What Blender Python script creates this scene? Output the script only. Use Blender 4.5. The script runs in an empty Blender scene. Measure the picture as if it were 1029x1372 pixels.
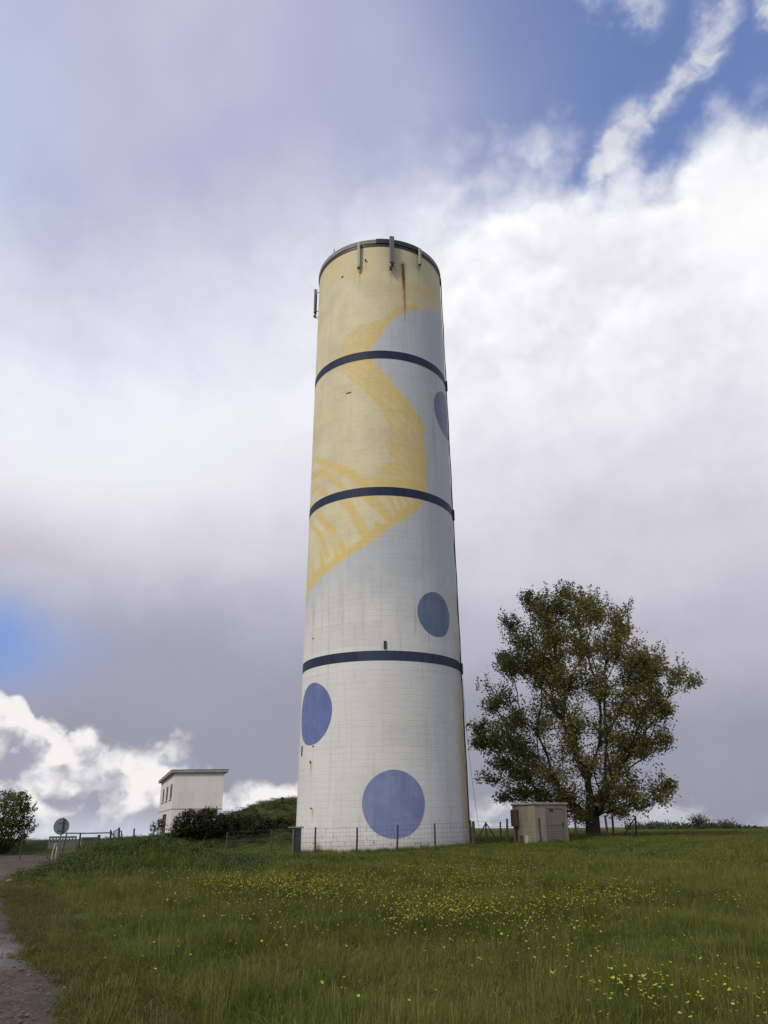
import bpy, math, random
import numpy as np
from mathutils import Vector, Matrix
R = math.radians
rng = np.random.default_rng(7)
random.seed(7)
S = bpy.context.scene
C = S.collection

# ------------------------------------------------------------------ camera
CZ = 1.5
F_PX, PW, PH = 1062.04, 1029.0, 1372.0
fw = Vector((0.00386852, 0.92991949, 0.36774281))
rt = Vector((0.99997906, -0.00168984, -0.00624628))
up = Vector((0.00518711, -0.36775928, 0.92990656))
cam_d = bpy.data.cameras.new('camera')
cam = bpy.data.objects.new('camera', cam_d); C.objects.link(cam)
cam.matrix_world = Matrix(((rt.x, up.x, -fw.x, 0), (rt.y, up.y, -fw.y, 0), (rt.z, up.z, -fw.z, CZ), (0, 0, 0, 1)))
cam_d.sensor_fit = 'VERTICAL'; cam_d.sensor_height = 36.0; cam_d.lens = 36.0 * F_PX / PH
cam_d.clip_start = 0.05; cam_d.clip_end = 9000
S.camera = cam

# ------------------------------------------------------------------ light and exposure
SUN_AZ, SUN_EL = -134.0, 42.0          # degrees from the viewing direction (clockwise), height
sd = bpy.data.lights.new('sun', 'SUN'); sd.energy = 2.1; sd.angle = R(14); sd.color = (1.0, 0.94, 0.83)
sun = bpy.data.objects.new('sun', sd); C.objects.link(sun)
sv = Vector((math.sin(R(SUN_AZ)) * math.cos(R(SUN_EL)), math.cos(R(SUN_AZ)) * math.cos(R(SUN_EL)), math.sin(R(SUN_EL))))
sun.rotation_euler = sv.to_track_quat('Z', 'Y').to_euler()
sun.location = sv * 200
S.view_settings.view_transform = 'Standard'; S.view_settings.look = 'None'
S.view_settings.exposure = 0.0; S.view_settings.gamma = 1.0
S.view_settings.use_curve_mapping = False
S.render.engine = 'CYCLES'
S.cycles.max_bounces = 6; S.cycles.transparent_max_bounces = 8

# ------------------------------------------------------------------ node helpers
class G:
    """small wrapper to write node graphs as expressions"""
    def __init__(s, tree): s.t = tree; s.n = tree.nodes; s.l = tree.links
    def node(s, typ, ins=None, **kw):
        n = s.n.new(typ)
        for k, v in kw.items(): setattr(n, k, v)
        for k, v in (ins or {}).items():
            s.put(n.inputs[k], v)
        return n
    def put(s, sock, v):
        if isinstance(v, bpy.types.NodeSocket): s.l.new(v, sock)
        elif isinstance(v, tuple) and len(v) == 3 and sock.type == 'RGBA': sock.default_value = (*v, 1)
        else: sock.default_value = v
    def m(s, op, a, b=0.0, c=0.0, clamp=False):
        n = s.n.new('ShaderNodeMath'); n.operation = op; n.use_clamp = clamp
        s.put(n.inputs[0], a); s.put(n.inputs[1], b)
        if len(n.inputs) > 2: s.put(n.inputs[2], c)
        return n.outputs[0]
    def smooth(s, x, a, b, lo=0.0, hi=1.0):
        n = s.node('ShaderNodeMapRange', {'Value': x, 'From Min': a, 'From Max': b, 'To Min': lo, 'To Max': hi}, interpolation_type='SMOOTHSTEP')
        return n.outputs[0]
    def lin(s, x, a, b, lo=0.0, hi=1.0):
        return s.node('ShaderNodeMapRange', {'Value': x, 'From Min': a, 'From Max': b, 'To Min': lo, 'To Max': hi}).outputs[0]
    def mix(s, f, a, b, blend='MIX'):
        n = s.node('ShaderNodeMix', data_type='RGBA', blend_type=blend)
        s.put(n.inputs[0], f); s.put(n.inputs[6], a); s.put(n.inputs[7], b)
        return n.outputs[2]
    def noise(s, vec, scale, detail=4.0, rough=0.55, dist=0.0):
        return s.node('ShaderNodeTexNoise', {'Vector': vec, 'Scale': scale, 'Detail': detail, 'Roughness': rough, 'Distortion': dist}).outputs['Fac']
    def scale(s, vec, x, y, z):
        n = s.node('ShaderNodeVectorMath', operation='MULTIPLY'); s.put(n.inputs[0], vec); n.inputs[1].default_value = (x, y, z)
        return n.outputs[0]
    def vadd(s, vec, w):
        n = s.node('ShaderNodeVectorMath', operation='ADD'); s.put(n.inputs[0], vec); s.put(n.inputs[1], w)
        return n.outputs[0]
    def curve(s, x, pts, x0, x1, y0, y1):
        n = s.n.new('ShaderNodeFloatCurve'); c = n.mapping.curves[0]
        P = [((a - x0) / (x1 - x0), (b - y0) / (y1 - y0)) for a, b in pts]
        c.points[0].location = P[0]; c.points[1].location = P[-1]
        for q in P[1:-1]: c.points.new(*q)
        for q in c.points: q.handle_type = 'AUTO_CLAMPED'
        n.mapping.update()
        s.put(n.inputs['Value'], s.lin(x, x0, x1))
        return s.lin(n.outputs[0], 0, 1, y0, y1)
    def blob(s, x, y, cx, cy, rx, ry):
        a = s.m('DIVIDE', s.m('SUBTRACT', x, cx), rx); b = s.m('DIVIDE', s.m('SUBTRACT', y, cy), ry)
        return s.m('POWER', 2.71828, s.m('MULTIPLY', s.m('ADD', s.m('MULTIPLY', a, a), s.m('MULTIPLY', b, b)), -1.0))

def srgb(r, g, b):
    f = lambda c: (c / 255 / 12.92) if c / 255 <= 0.04045 else ((c / 255 + 0.055) / 1.055) ** 2.4
    return (f(r), f(g), f(b))

# ------------------------------------------------------------------ sky: Nishita blue with cloud layers, all in direction space
W = bpy.data.worlds.new('World'); S.world = W; W.use_nodes = True
g = G(W.node_tree); g.n.clear()
sky = g.node('ShaderNodeTexSky', sky_type='NISHITA', sun_disc=False, sun_elevation=R(SUN_EL), sun_rotation=R(SUN_AZ), altitude=100, air_density=1.0, dust_density=0.6, ozone_density=2.0)
tc = g.node('ShaderNodeTexCoord').outputs['Generated']
dirv = g.node('ShaderNodeVectorMath', operation='NORMALIZE'); g.put(dirv.inputs[0], tc); dirv = dirv.outputs[0]
sx = g.node('ShaderNodeSeparateXYZ', {0: dirv}).outputs
az = g.m('MULTIPLY', g.m('ARCTAN2', sx[0], sx[1]), 57.2958)
el = g.m('MULTIPLY', g.m('ARCSINE', sx[2]), 57.2958)
n_lo = g.m('SUBTRACT', g.noise(dirv, 3.2, 2, 0.5), 0.5)
n_mid = g.m('SUBTRACT', g.noise(dirv, 7.0, 5, 0.55), 0.5)
n_hi = g.m('SUBTRACT', g.noise(dirv, 17.0, 8, 0.60), 0.5)
n_puff = g.m('SUBTRACT', g.noise(g.scale(dirv, 1, 1, 1.6), 30.0, 7, 0.58, 0.5), 0.5)
def puff(vec, sc):
    v_ = g.node('ShaderNodeTexVoronoi', {'Vector': vec, 'Scale': sc, 'Randomness': 1.0}, feature='F1')
    return g.m('SUBTRACT', 0.42, v_.outputs['Distance'])
warp = g.node('ShaderNodeTexNoise', {'Vector': dirv, 'Scale': 18.0, 'Detail': 6.0, 'Roughness': .55}).outputs['Color']
wv_ = g.node('ShaderNodeVectorMath', operation='MULTIPLY_ADD'); g.put(wv_.inputs[0], warp); wv_.inputs[1].default_value = (.10, .10, .085); g.put(wv_.inputs[2], g.scale(dirv, 1, 1, 1.35))
pv = wv_.outputs[0]; pv_up = g.vadd(pv, (-.012, -.004, .026))
p_big = puff(pv, 11.0); p_small = puff(pv, 27.0)
p_all = g.m('ADD', p_big, g.m('MULTIPLY', p_small, .5))
p_up = g.m('ADD', puff(pv_up, 11.0), g.m('MULTIPLY', puff(pv_up, 27.0), .5))
relief = g.m('SUBTRACT', p_all, p_up)          # crowns of the puffs catch the light, their feet do not
n_soft = g.noise(g.scale(dirv, 2.6, 2.6, 1.0), 2.6, 3, 0.5)
blue = g.mix(1.0, sky.outputs[0], (0.165, 0.165, 0.205), 'MULTIPLY')
# thin lavender veil over the upper left
veil_a = g.smooth(g.m('ADD', az, g.m('MULTIPLY', n_lo, 22.0)), 27.0, -14.0, 0.08, 0.92)
veil_c = g.mix(n_soft, srgb(172, 174, 206), srgb(212, 212, 228))
col = g.mix(veil_a, blue, veil_c)
col = g.mix(g.m('MULTIPLY', g.blob(az, el, -35.0, 41.0, 6.0, 8.0), 0.55), col, srgb(182, 208, 238))
# cumulus streamers over the blue, upper right
w_az = g.m('ADD', az, g.m('ADD', g.m('MULTIPLY', n_hi, 6.0), g.m('MULTIPLY', n_puff, 2.4)))
w_el = g.m('ADD', el, g.m('ADD', g.m('MULTIPLY', n_mid, 4.5), g.m('MULTIPLY', n_puff, 2.6)))
rd = g.m('DIVIDE', g.m('SUBTRACT', g.m('SUBTRACT', w_el, 44.0), g.m('MULTIPLY', g.m('SUBTRACT', w_az, 21.6), 0.52)), g.curve(az, [(15, .3), (20, 1.9), (22.5, 2.0), (25.5, 1.35), (27.8, 1.0), (30.5, 1.7), (33, 1.4), (38, .6)], 15, 38, 0, 3))
st = g.m('MULTIPLY', g.m('POWER', 2.71828, g.m('MULTIPLY', g.m('MULTIPLY', rd, rd), -1.0)), g.m('MULTIPLY', g.smooth(w_az, 18.5, 21.5), g.smooth(w_az, 35.0, 32.0)))
for (cx, cy, rx, ry, k) in ((36.5, 48.3, 2.3, 3.2, 1.1), (25.4, 51.6, 3.0, 1.5, 1.0), (22.5, 53.0, 3, 1.6, .8), (30.0, 53.5, 3, 2, .7), (16, 57, 7, 3, .4)):
    st = g.m('MAXIMUM', st, g.m('MULTIPLY', g.blob(w_az, w_el, cx, cy, rx, ry), k))
st = g.m('ADD', g.m('MULTIPLY', st, g.m('ADD', .86, g.m('ADD', g.m('MULTIPLY', n_puff, 1.3), g.m('MULTIPLY', n_hi, 1.5)))), g.m('ADD', g.m('MULTIPLY', n_puff, .22), g.m('MULTIPLY', n_hi, .12)))
st_a = g.smooth(st, 0.08, 1.05, 0.0, 0.82)
col = g.mix(st_a, col, g.mix(g.smooth(st, 0.3, 1.0), srgb(190, 196, 220), srgb(226, 228, 232)))
# main cloud bank: upper edge as a curve of azimuth
edge = g.curve(az, [(-180, 40), (-60, 38), (-35, 33), (-18, 35), (-6, 39.5), (-1, 42.0), (5, 44.0), (10, 44.2), (16, 44.0), (22, 43.8), (25, 42.6), (28.5, 44.2), (34, 42.5), (60, 42), (180, 40)], -180, 180, 0, 90)
e1 = g.m('ADD', el, g.m('ADD', g.m('MULTIPLY', n_mid, 8.0), g.m('ADD', g.m('MULTIPLY', n_hi, 3.5), g.m('MULTIPLY', p_all, -3.0))))
soft = g.smooth(az, -8.0, 16.0, 12.0, 2.6)        # ragged veil edge on the left, crisp cumulus on the right
d1 = g.m('DIVIDE', g.m('SUBTRACT', edge, e1), soft)
bank_a = g.smooth(d1, -0.9, 1.0)
depth = g.m('ADD', el, g.m('ADD', g.m('MULTIPLY', n_lo, 5.0), g.m('MULTIPLY', n_mid, 5.0)))
ramp = g.node('ShaderNodeValToRGB'); g.put(ramp.inputs[0], g.lin(depth, 0, 48))
cr = ramp.color_ramp; cr.interpolation = 'EASE'
for i, (p, c) in enumerate([(0.0, (151, 150, 165)), (0.12, (157, 156, 171)), (0.26, (186, 184, 197)), (0.38, (209, 207, 218)), (0.50, (226, 225, 235)), (0.63, (240, 239, 247)), (0.80, (249, 249, 251)), (0.93, (243, 243, 249))]):
    e = cr.elements[i] if i < 2 else cr.elements.new(p)
    e.position = p; e.color = (*srgb(*c), 1)
bank_c = ramp.outputs[0]
# soft inner modelling of the bank
shade = g.m('ADD', g.m('MULTIPLY', n_hi, 0.55), g.m('MULTIPLY', n_mid, 0.75))
shade = g.m('MULTIPLY', shade, g.smooth(el, 6.0, 40.0, 0.30, 0.75))
shade = g.m('ADD', g.m('MULTIPLY', shade, .5), g.m('MULTIPLY', relief, g.m('MULTIPLY', g.smooth(el, 22.0, 40.0, .04, .24), g.smooth(az, -12.0, 10.0, .15, 1.0))))
bank_c = g.mix(1.0, bank_c, g.node('ShaderNodeCombineColor', {0: g.m('ADD', 1.0, shade), 1: g.m('ADD', 1.0, shade), 2: g.m('ADD', 1.0, g.m('MULTIPLY', shade, .9))}).outputs[0], 'MULTIPLY')
# grey belly inside the right hand cumulus, bright crown at its edge, bright field at the left
bank_c = g.mix(g.m('MULTIPLY', g.blob(w_az, w_el, 20.5, 37.5, 6.0, 3.0), .45), bank_c, srgb(205, 205, 212))
bank_c = g.mix(g.m('MULTIPLY', g.blob(w_az, w_el, 31, 37, 6, 5.5), .8), bank_c, srgb(253, 253, 254))
bank_c = g.mix(g.m('MULTIPLY', g.blob(az, el, -23, 28, 16, 8.5), .9), bank_c, srgb(246, 246, 254))
bank_c = g.mix(g.m('MULTIPLY', g.blob(w_az, g.m('ADD', el, g.m('MULTIPLY', n_mid, 5.0)), -14, 10.5, 11, 4.8), .65), bank_c, srgb(150, 150, 167))
bank_c = g.mix(g.m('MULTIPLY', g.blob(w_az, el, -27, 17.0, 8, 2.2), .4), bank_c, srgb(164, 158, 172))
col = g.mix(bank_a, col, bank_c)
# blue gap low on the left
gap = g.smooth(g.blob(g.m('ADD', az, g.m('MULTIPLY', n_mid, 5.0)), g.m('ADD', el, g.m('MULTIPLY', n_mid, 3.0)), -31.5, 11.0, 11.0, 4.2), 0.08, 0.95)
col = g.mix(gap, col, srgb(124, 158, 218))
gap2 = g.m('MULTIPLY', g.smooth(g.blob(w_az, g.m('ADD', el, g.m('MULTIPLY', n_mid, 3.0)), -15.5, 3.6, 3.5, 1.3), .3, .8), .5)
col = g.mix(gap2, col, srgb(150, 185, 232))
# low cumulus above the left horizon
edge2 = g.curve(az, [(-180, 6), (-60, 8), (-30, 8.8), (-25, 8.8), (-22.8, 7.6), (-21.0, 6.0), (-18, 6.2), (-14, 5.8), (-11.5, 3.6), (-8, 3.2), (-3, 2.6), (8, 2.0), (16, 1.2), (24, 1.0), (60, 3), (180, 6)], -180, 180, 0, 30)
e2 = g.m('ADD', el, g.m('ADD', g.m('MULTIPLY', n_hi, 2.0), g.m('ADD', g.m('MULTIPLY', n_puff, 1.2), g.m('MULTIPLY', p_all, -2.6))))
d2 = g.m('SUBTRACT', edge2, e2)
low_a = g.m('MULTIPLY', g.smooth(d2, -0.35, g.smooth(az, -22.0, -14.0, 0.30, 1.5)), g.smooth(el, 10.0, 9.3))
lum = g.m('ADD', g.m('ADD', g.m('MULTIPLY', n_mid, 2.0), g.m('ADD', g.m('MULTIPLY', n_puff, .8), g.m('MULTIPLY', relief, 1.9))), g.smooth(d2, 4.5, 0.2, -0.06, 0.52))
lum = g.m('ADD', lum, g.m('MULTIPLY', g.blob(az, el, -19.5, 2.0, 6.0, 1.2), .35))
low_c = g.mix(g.smooth(lum, -0.20, 0.78), srgb(166, 164, 180), srgb(246, 244, 243))
low_c = g.mix(g.smooth(el, 1.5, -0.6, 0.0, 0.75), low_c, srgb(205, 210, 222))
col = g.mix(g.m('MULTIPLY', low_a, g.smooth(az, 14.0, 2.0, 0.45, 1.0)), col, low_c)
bg = g.node('ShaderNodeBackground', {'Color': col, 'Strength': 1.0})
out = g.node('ShaderNodeOutputWorld', {'Surface': bg.outputs[0]})

# ------------------------------------------------------------------ placing helpers (pixel of the survey photograph -> world point)
def ray(px, py):
    return (fw * F_PX + rt * (px - PW / 2) + up * (PH / 2 - py)).normalized()
def at(px, py, Y):
    d = ray(px, py); return d * (Y / d.y) + Vector((0, 0, CZ))
def gnd(px, py, z=0.0):
    d = ray(px, py); return d * ((z - CZ) / d.z) + Vector((0, 0, CZ))

# ------------------------------------------------------------------ object helpers
def link(name, verts, faces, mat, parent=None, smooth=False, uvs=None):
    me = bpy.data.meshes.new(name); me.from_pydata([tuple(v) for v in verts], [], faces); me.update()
    if mat: me.materials.append(mat)
    if smooth: me.polygons.foreach_set('use_smooth', [True] * len(me.polygons))
    o = bpy.data.objects.new(name, me); C.objects.link(o)
    if parent: o.parent = parent
    return o
def link_np(name, V, Fq, mat, parent=None, smooth=False, attrs=None):
    """V (n,3); Fq (m,k) faces with equal vertex counts"""
    me = bpy.data.meshes.new(name); V = np.asarray(V, np.float32); Fq = np.asarray(Fq, np.int32)
    me.vertices.add(len(V)); me.vertices.foreach_set('co', V.ravel())
    m, k = Fq.shape
    me.loops.add(m * k); me.loops.foreach_set('vertex_index', Fq.ravel())
    me.polygons.add(m); me.polygons.foreach_set('loop_start', np.arange(m, dtype=np.int32) * k)
    me.polygons.foreach_set('loop_total', np.full(m, k, np.int32))
    if smooth: me.polygons.foreach_set('use_smooth', np.ones(m, bool))
    me.update(calc_edges=True)
    for an, (dom, arr) in (attrs or {}).items():
        arr = np.asarray(arr, np.float32)
        if arr.ndim == 1:
            a = me.attributes.new(an, 'FLOAT', dom); a.data.foreach_set('value', arr)
        else:
            a = me.attributes.new(an, 'FLOAT_VECTOR', dom); a.data.foreach_set('vector', arr.ravel())
    if mat: me.materials.append(mat)
    o = bpy.data.objects.new(name, me); C.objects.link(o)
    if parent: o.parent = parent
    return o
def empty(name, loc, label=None, cat=None, group=None):
    o = bpy.data.objects.new(name, None); C.objects.link(o); o.location = loc; o.empty_display_size = 0.2
    return tag(o, label, cat, group)
def tag(o, label=None, cat=None, group=None, kind=None):
    if label: o['label'] = label
    if cat: o['category'] = cat
    if group: o['group'] = group
    if kind: o['kind'] = kind
    return o
class MB:
    def __init__(s): s.v = []; s.f = []
    def box(s, c, size, rot=None, taper=1.0):
        b = len(s.v); x, y, z = size[0] / 2, size[1] / 2, size[2] / 2
        for k, (i, j, l) in enumerate(((-1, -1, -1), (1, -1, -1), (1, 1, -1), (-1, 1, -1), (-1, -1, 1), (1, -1, 1), (1, 1, 1), (-1, 1, 1))):
            t = taper if l > 0 else 1.0
            p = Vector((i * x * t, j * y * t, l * z))
            if rot is not None: p = rot @ p
            s.v.append(p + Vector(c))
        s.f += [(b, b + 3, b + 2, b + 1), (b + 4, b + 5, b + 6, b + 7), (b, b + 1, b + 5, b + 4), (b + 1, b + 2, b + 6, b + 5), (b + 2, b + 3, b + 7, b + 6), (b + 3, b, b + 4, b + 7)]
        return s
    def tube(s, pts, rad, n=6, cap=True):
        pts = [Vector(p) for p in pts]; b0 = len(s.v)
        rs = rad if isinstance(rad, (list, tuple)) else [rad] * len(pts)
        for i, p in enumerate(pts):
            t = (pts[min(i + 1, len(pts) - 1)] - pts[max(i - 1, 0)]).normalized()
            a = t.orthogonal().normalized() if abs(t.z) > .99 else Vector((-t.y, t.x, 0)).normalized()
            c = t.cross(a)
            for k in range(n):
                w = 2 * math.pi * k / n
                s.v.append(p + (a * math.cos(w) + c * math.sin(w)) * rs[i])
        for i in range(len(pts) - 1):
            for k in range(n):
                a, b = b0 + i * n + k, b0 + i * n + (k + 1) % n
                s.f.append((a, b, b + n, a + n))
        if cap:
            s.f.append(tuple(b0 + k for k in reversed(range(n)))); e = b0 + (len(pts) - 1) * n
            s.f.append(tuple(e + k for k in range(n)))
        return s
    def build(s, name, mat, parent=None, smooth=False, bevel=0.0):
        o = link(name, s.v, s.f, mat, parent, smooth)
        if bevel:
            m = o.modifiers.new('edge', 'BEVEL'); m.width = bevel; m.segments = 2; m.limit_method = 'ANGLE'
        return o

# ------------------------------------------------------------------ materials
def mat(name, col, rough=0.7, var=0.12, scale=6.0, bump=0.0, bscale=40.0, col2=None, metal=0.0, spec=0.35, stretch=(1, 1, 1)):
    m = bpy.data.materials.new(name); m.use_nodes = True; q = G(m.node_tree); q.n.clear()
    co = q.scale(q.node('ShaderNodeTexCoord').outputs['Object'], *stretch)
    n = q.noise(co, scale, 5, 0.6); n2 = q.noise(co, scale * 6.3, 4, 0.6)
    c2 = col2 or tuple(c * 0.72 for c in col)
    c = q.mix(q.smooth(n, 0.32, 0.7), col, c2)
    c = q.mix(q.m('MULTIPLY', q.smooth(n2, 0.45, 0.75), var * 2), c, tuple(x * 0.55 for x in col))
    b = q.node('ShaderNodeBsdfPrincipled', {'Base Color': c, 'Roughness': rough, 'Metallic': metal, 'Specular IOR Level': spec})
    if bump:
        q.put(b.inputs['Normal'], q.node('ShaderNodeBump', {'Height': q.noise(co, bscale, 6, .6), 'Strength': bump, 'Distance': 0.02}).outputs[0])
    q.node('ShaderNodeOutputMaterial', {'Surface': b.outputs[0]})
    return m
def leaf_mat(name, c1, c2, trans=0.3, rough=0.55, inst=False, big=0.0, c3=None):
    """two-sided leaf or blade: per-leaf random value between c1 and c2"""
    m = bpy.data.materials.new(name); m.use_nodes = True; q = G(m.node_tree); q.n.clear()
    rnd = q.node('ShaderNodeAttribute', attribute_name='rnd').outputs['Fac']
    if inst:
        oi = q.node('ShaderNodeObjectInfo').outputs['Random']
        rnd = q.m('ADD', q.m('MULTIPLY', rnd, 0.6), q.m('MULTIPLY', oi, 0.4))
    c = q.mix(rnd, c1, c2)
    if big:
        pos = q.node('ShaderNodeNewGeometry').outputs['Position']
        nb = q.noise(pos, 0.16, 4, 0.6)
        c = q.mix(q.m('MULTIPLY', q.smooth(nb, 0.38, 0.66), big), c, c3 or tuple(x * 1.5 for x in c2))
        nb2 = q.noise(q.vadd(pos, (31.0, 7.0, 0.0)), 0.5, 3, 0.6)
        c = q.mix(q.m('MULTIPLY', q.smooth(nb2, 0.42, 0.70), 0.45), c, tuple(x * 0.55 for x in c1))
    d = q.node('ShaderNodeBsdfPrincipled', {'Base Color': c, 'Roughness': rough, 'Specular IOR Level': 0.06 if inst else 0.2})
    t = q.node('ShaderNodeBsdfTranslucent', {'Color': c})
    x = q.node('ShaderNodeMixShader', {0: trans, 1: d.outputs[0], 2: t.outputs[0]})
    q.node('ShaderNodeOutputMaterial', {'Surface': x.outputs[0]})
    return m
M = {}
M['post'] = mat('weathered_post', (.075, .065, .052), .85, .3, 9, .5, 60, stretch=(1, 1, .2))
M['wire'] = mat('galvanised_wire', (.085, .085, .085), .6, .2, 30, metal=.3)
M['dark_metal'] = mat('dark_metal', (.035, .036, .04), .5, .2, 12)
M['grey_metal'] = mat('grey_metal', (.17, .174, .178), .5, .2, 10, metal=.3)
M['sign_back'] = mat('sign_back', (.19, .195, .22), .5, .15, 7, metal=.3)
M['antenna'] = mat('antenna_shell', (.44, .41, .33), .6, .15, 3)
M['bark'] = mat('bark', (.060, .050, .038), .9, .3, 7, .9, 30, stretch=(1, 1, .3))
M['twig'] = mat('twig_bark', (.055, .048, .036), .9, .2, 9)
M['roof_slab'] = mat('roof_slab', (.30, .30, .29), .8, .2, 2.2, .3, 30)
M['render'] = mat('white_render', (.66, .655, .62), .8, .12, .7, .25, 35, col2=(.57, .56, .525), stretch=(1, 1, .5))
M['window_dark'] = mat('dark_opening', (.02, .021, .024), .6, .2, 5, spec=.12)
M['frame'] = mat('window_frame', (.30, .30, .29), .6, .2, 5)
M['shed'] = mat('beige_render', (.285, .255, .200), .85, .35, 1.6, .35, 40, col2=(.205, .178, .135), stretch=(1, 1, .4))
M['shed_door'] = mat('grey_beige_paint', (.17, .157, .13), .65, .3, 2.5, .15, 30, col2=(.15, .135, .11))
M['concrete'] = mat('pale_concrete', (.18, .195, .155), .85, .25, 3, .4, 40, col2=(.13, .15, .11))
M['white_paint'] = mat('white_paint', (.66, .66, .63), .6, .12, 6)
M['rust_wood'] = mat('brown_timber', (.10, .07, .045), .8, .25, 7, .3, 40)
M['stone'] = mat('pale_stone', (.46, .44, .39), .85, .25, 9, .5, 40)
M['coping'] = mat('coping_concrete', (.30, .285, .23), .8, .3, 2.0, .3, 30)

# ------------------------------------------------------------------ terrain
def sm(x, a, b):
    t = np.clip((x - a) / (b - a), 0, 1); return t * t * (3 - 2 * t)
def wob(x, y, s, k):
    return (np.sin(x * s + 1.3 * k) * np.cos(y * s * 1.13 + 2.1 * k) + .5 * np.sin(x * s * 2.3 + y * s * 1.7 + k)) / 1.5
def height(x, y):
    x = np.asarray(x, float); y = np.asarray(y, float)
    z = 0.27 * sm(y, 10, 44) + 0.030 * np.clip(x, -14, 14) * sm(y, 14, 46)
    z = z + 0.05 * wob(x, y, .32, 1) * sm(y, 4, 12) + 0.02 * wob(x, y, 1.1, 3)
    z = z - .22 * sm(y, 62, 122) * sm(x, 4, 22)
    # far field sinks gently beyond the brow
    z = z - sm(x, -2, 10) * 0.012 * np.clip(y - 128, 0, 3000) * 0.6
    z = z - (1 - sm(x, -2, 10)) * 0.032 * np.clip(y - 74, 0, 3000)
    # berm behind the track on the left
    z = z + 0.85 * sm(y, 54.5, 59) * (1 - sm(y, 62, 70)) * (1 - sm(x, -16, -9))
    # bushy knoll beside the track
    kx, ky = (x + 8.6) / 2.3, (y - 30.5) / 4.0
    z = z + .80 * np.exp(-(np.abs(kx) ** 2.4 + ky ** 2)) * (1 + .13 * wob(x, y, 1.7, 5) + .07 * wob(x, y, 3.6, 9))
    k2x, k2y = (x + 10.6) / 1.7, (y - 33) / 3.0
    z = z + .14 * np.exp(-(k2x ** 2 + k2y ** 2))
    # grassed reservoir mound behind the tower
    mx, my = (x + 5.0) / 9.2, (y - 70.0) / 9.5
    z = z + 3.55 * np.exp(-(np.abs(mx) ** 3.6 + np.abs(my) ** 2.6)) * (1 + .03 * wob(x, y, .9, 2))
    # sunken wheel track
    return z
TRK = [(5.0, -1.6, -6.0), (7.6, -2.4, -6.3), (8.9, -2.98, -6.8), (10.3, -3.75, -7.4), (12.1, -4.75, -8.2), (15.9, -6.55, -10.0), (21, -9.0, -12.2), (25.7, -10.95, -14.2), (31.4, -12.75, -15.7), (35, -13.6, -16.6), (38.2, -14.4, -18.0), (41, -15.1, -21.0), (44, -15.7, -28.0), (47, -16.2, -40.0), (50, -16.9, -52.0), (53, -18.3, -60.0), (54.3, -21.0, -60.0)]
TA = np.array(TRK)
def on_track(x, y, margin=0.0):
    r_ = np.interp(y, TA[:, 0], TA[:, 1]) + margin + .12 * np.sin(y * 2.1) + .08 * np.sin(y * 5.3 + 1)
    l_ = np.interp(y, TA[:, 0], TA[:, 2]) - margin + .1 * np.sin(y * 1.9)
    return (x < r_) & (x > l_) & (y < 54.3 + margin)
def hz(x, y): return float(height(x, y))

def ground_mat():
    m = bpy.data.materials.new('meadow_soil'); m.use_nodes = True; q = G(m.node_tree); q.n.clear()
    pos = q.node('ShaderNodeNewGeometry').outputs['Position']
    a = q.noise(pos, 0.16, 4, .6); b = q.noise(pos, 2.2, 6, .65); c3 = q.noise(q.scale(pos, 1, .35, 1), 9, 5, .7)
    c = q.mix(q.smooth(b, .35, .68), (.052, .064, .018), (.085, .097, .030))
    c = q.mix(q.m('MULTIPLY', q.smooth(a, .4, .65), .5), c, (.070, .074, .024))
    c = q.mix(q.m('MULTIPLY', q.smooth(c3, .5, .75), .5), c, (.022, .026, .009))
    vg = q.node('ShaderNodeAttribute', attribute_name='verge').outputs['Fac']
    c = q.mix(q.m('MULTIPLY', vg, q.smooth(b, .3, .6, .4, 1.0)), c, (.090, .068, .036))
    p = q.node('ShaderNodeBsdfPrincipled', {'Base Color': c, 'Roughness': .9, 'Specular IOR Level': .15})
    q.put(p.inputs['Normal'], q.node('ShaderNodeBump', {'Height': q.m('ADD', b, c3), 'Strength': .8, 'Distance': .08}).outputs[0])
    q.node('ShaderNodeOutputMaterial', {'Surface': p.outputs[0]}); return m
def far(a, b, n): return np.sign(a) * np.geomspace(abs(a), abs(b), n)
xs = np.concatenate([far(-5000, -64, 16)[:-1], np.arange(-64, 64.1, .5), far(64, 5000, 16)[1:]])
ys = np.concatenate([[-3000, -900, -300, -90, -30, -12, -6], np.arange(-3, 140.1, .5), far(140, 6000, 18)[1:]])
X, Y = np.meshgrid(xs, ys)
Zt = height(X, Y)
nx, ny = len(xs), len(ys)
idx = np.arange(nx * ny).reshape(ny, nx)
quads = np.stack([idx[:-1, :-1], idx[:-1, 1:], idx[1:, 1:], idx[1:, :-1]], -1).reshape(-1, 4)
verge = np.where(on_track(X, Y, .75), 1.0, 0.0)
ground = link_np('ground', np.stack([X, Y, Zt], -1).reshape(-1, 3), quads, ground_mat(), smooth=True, attrs={'verge': ('POINT', verge.ravel())})
tag(ground, kind='structure')

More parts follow.
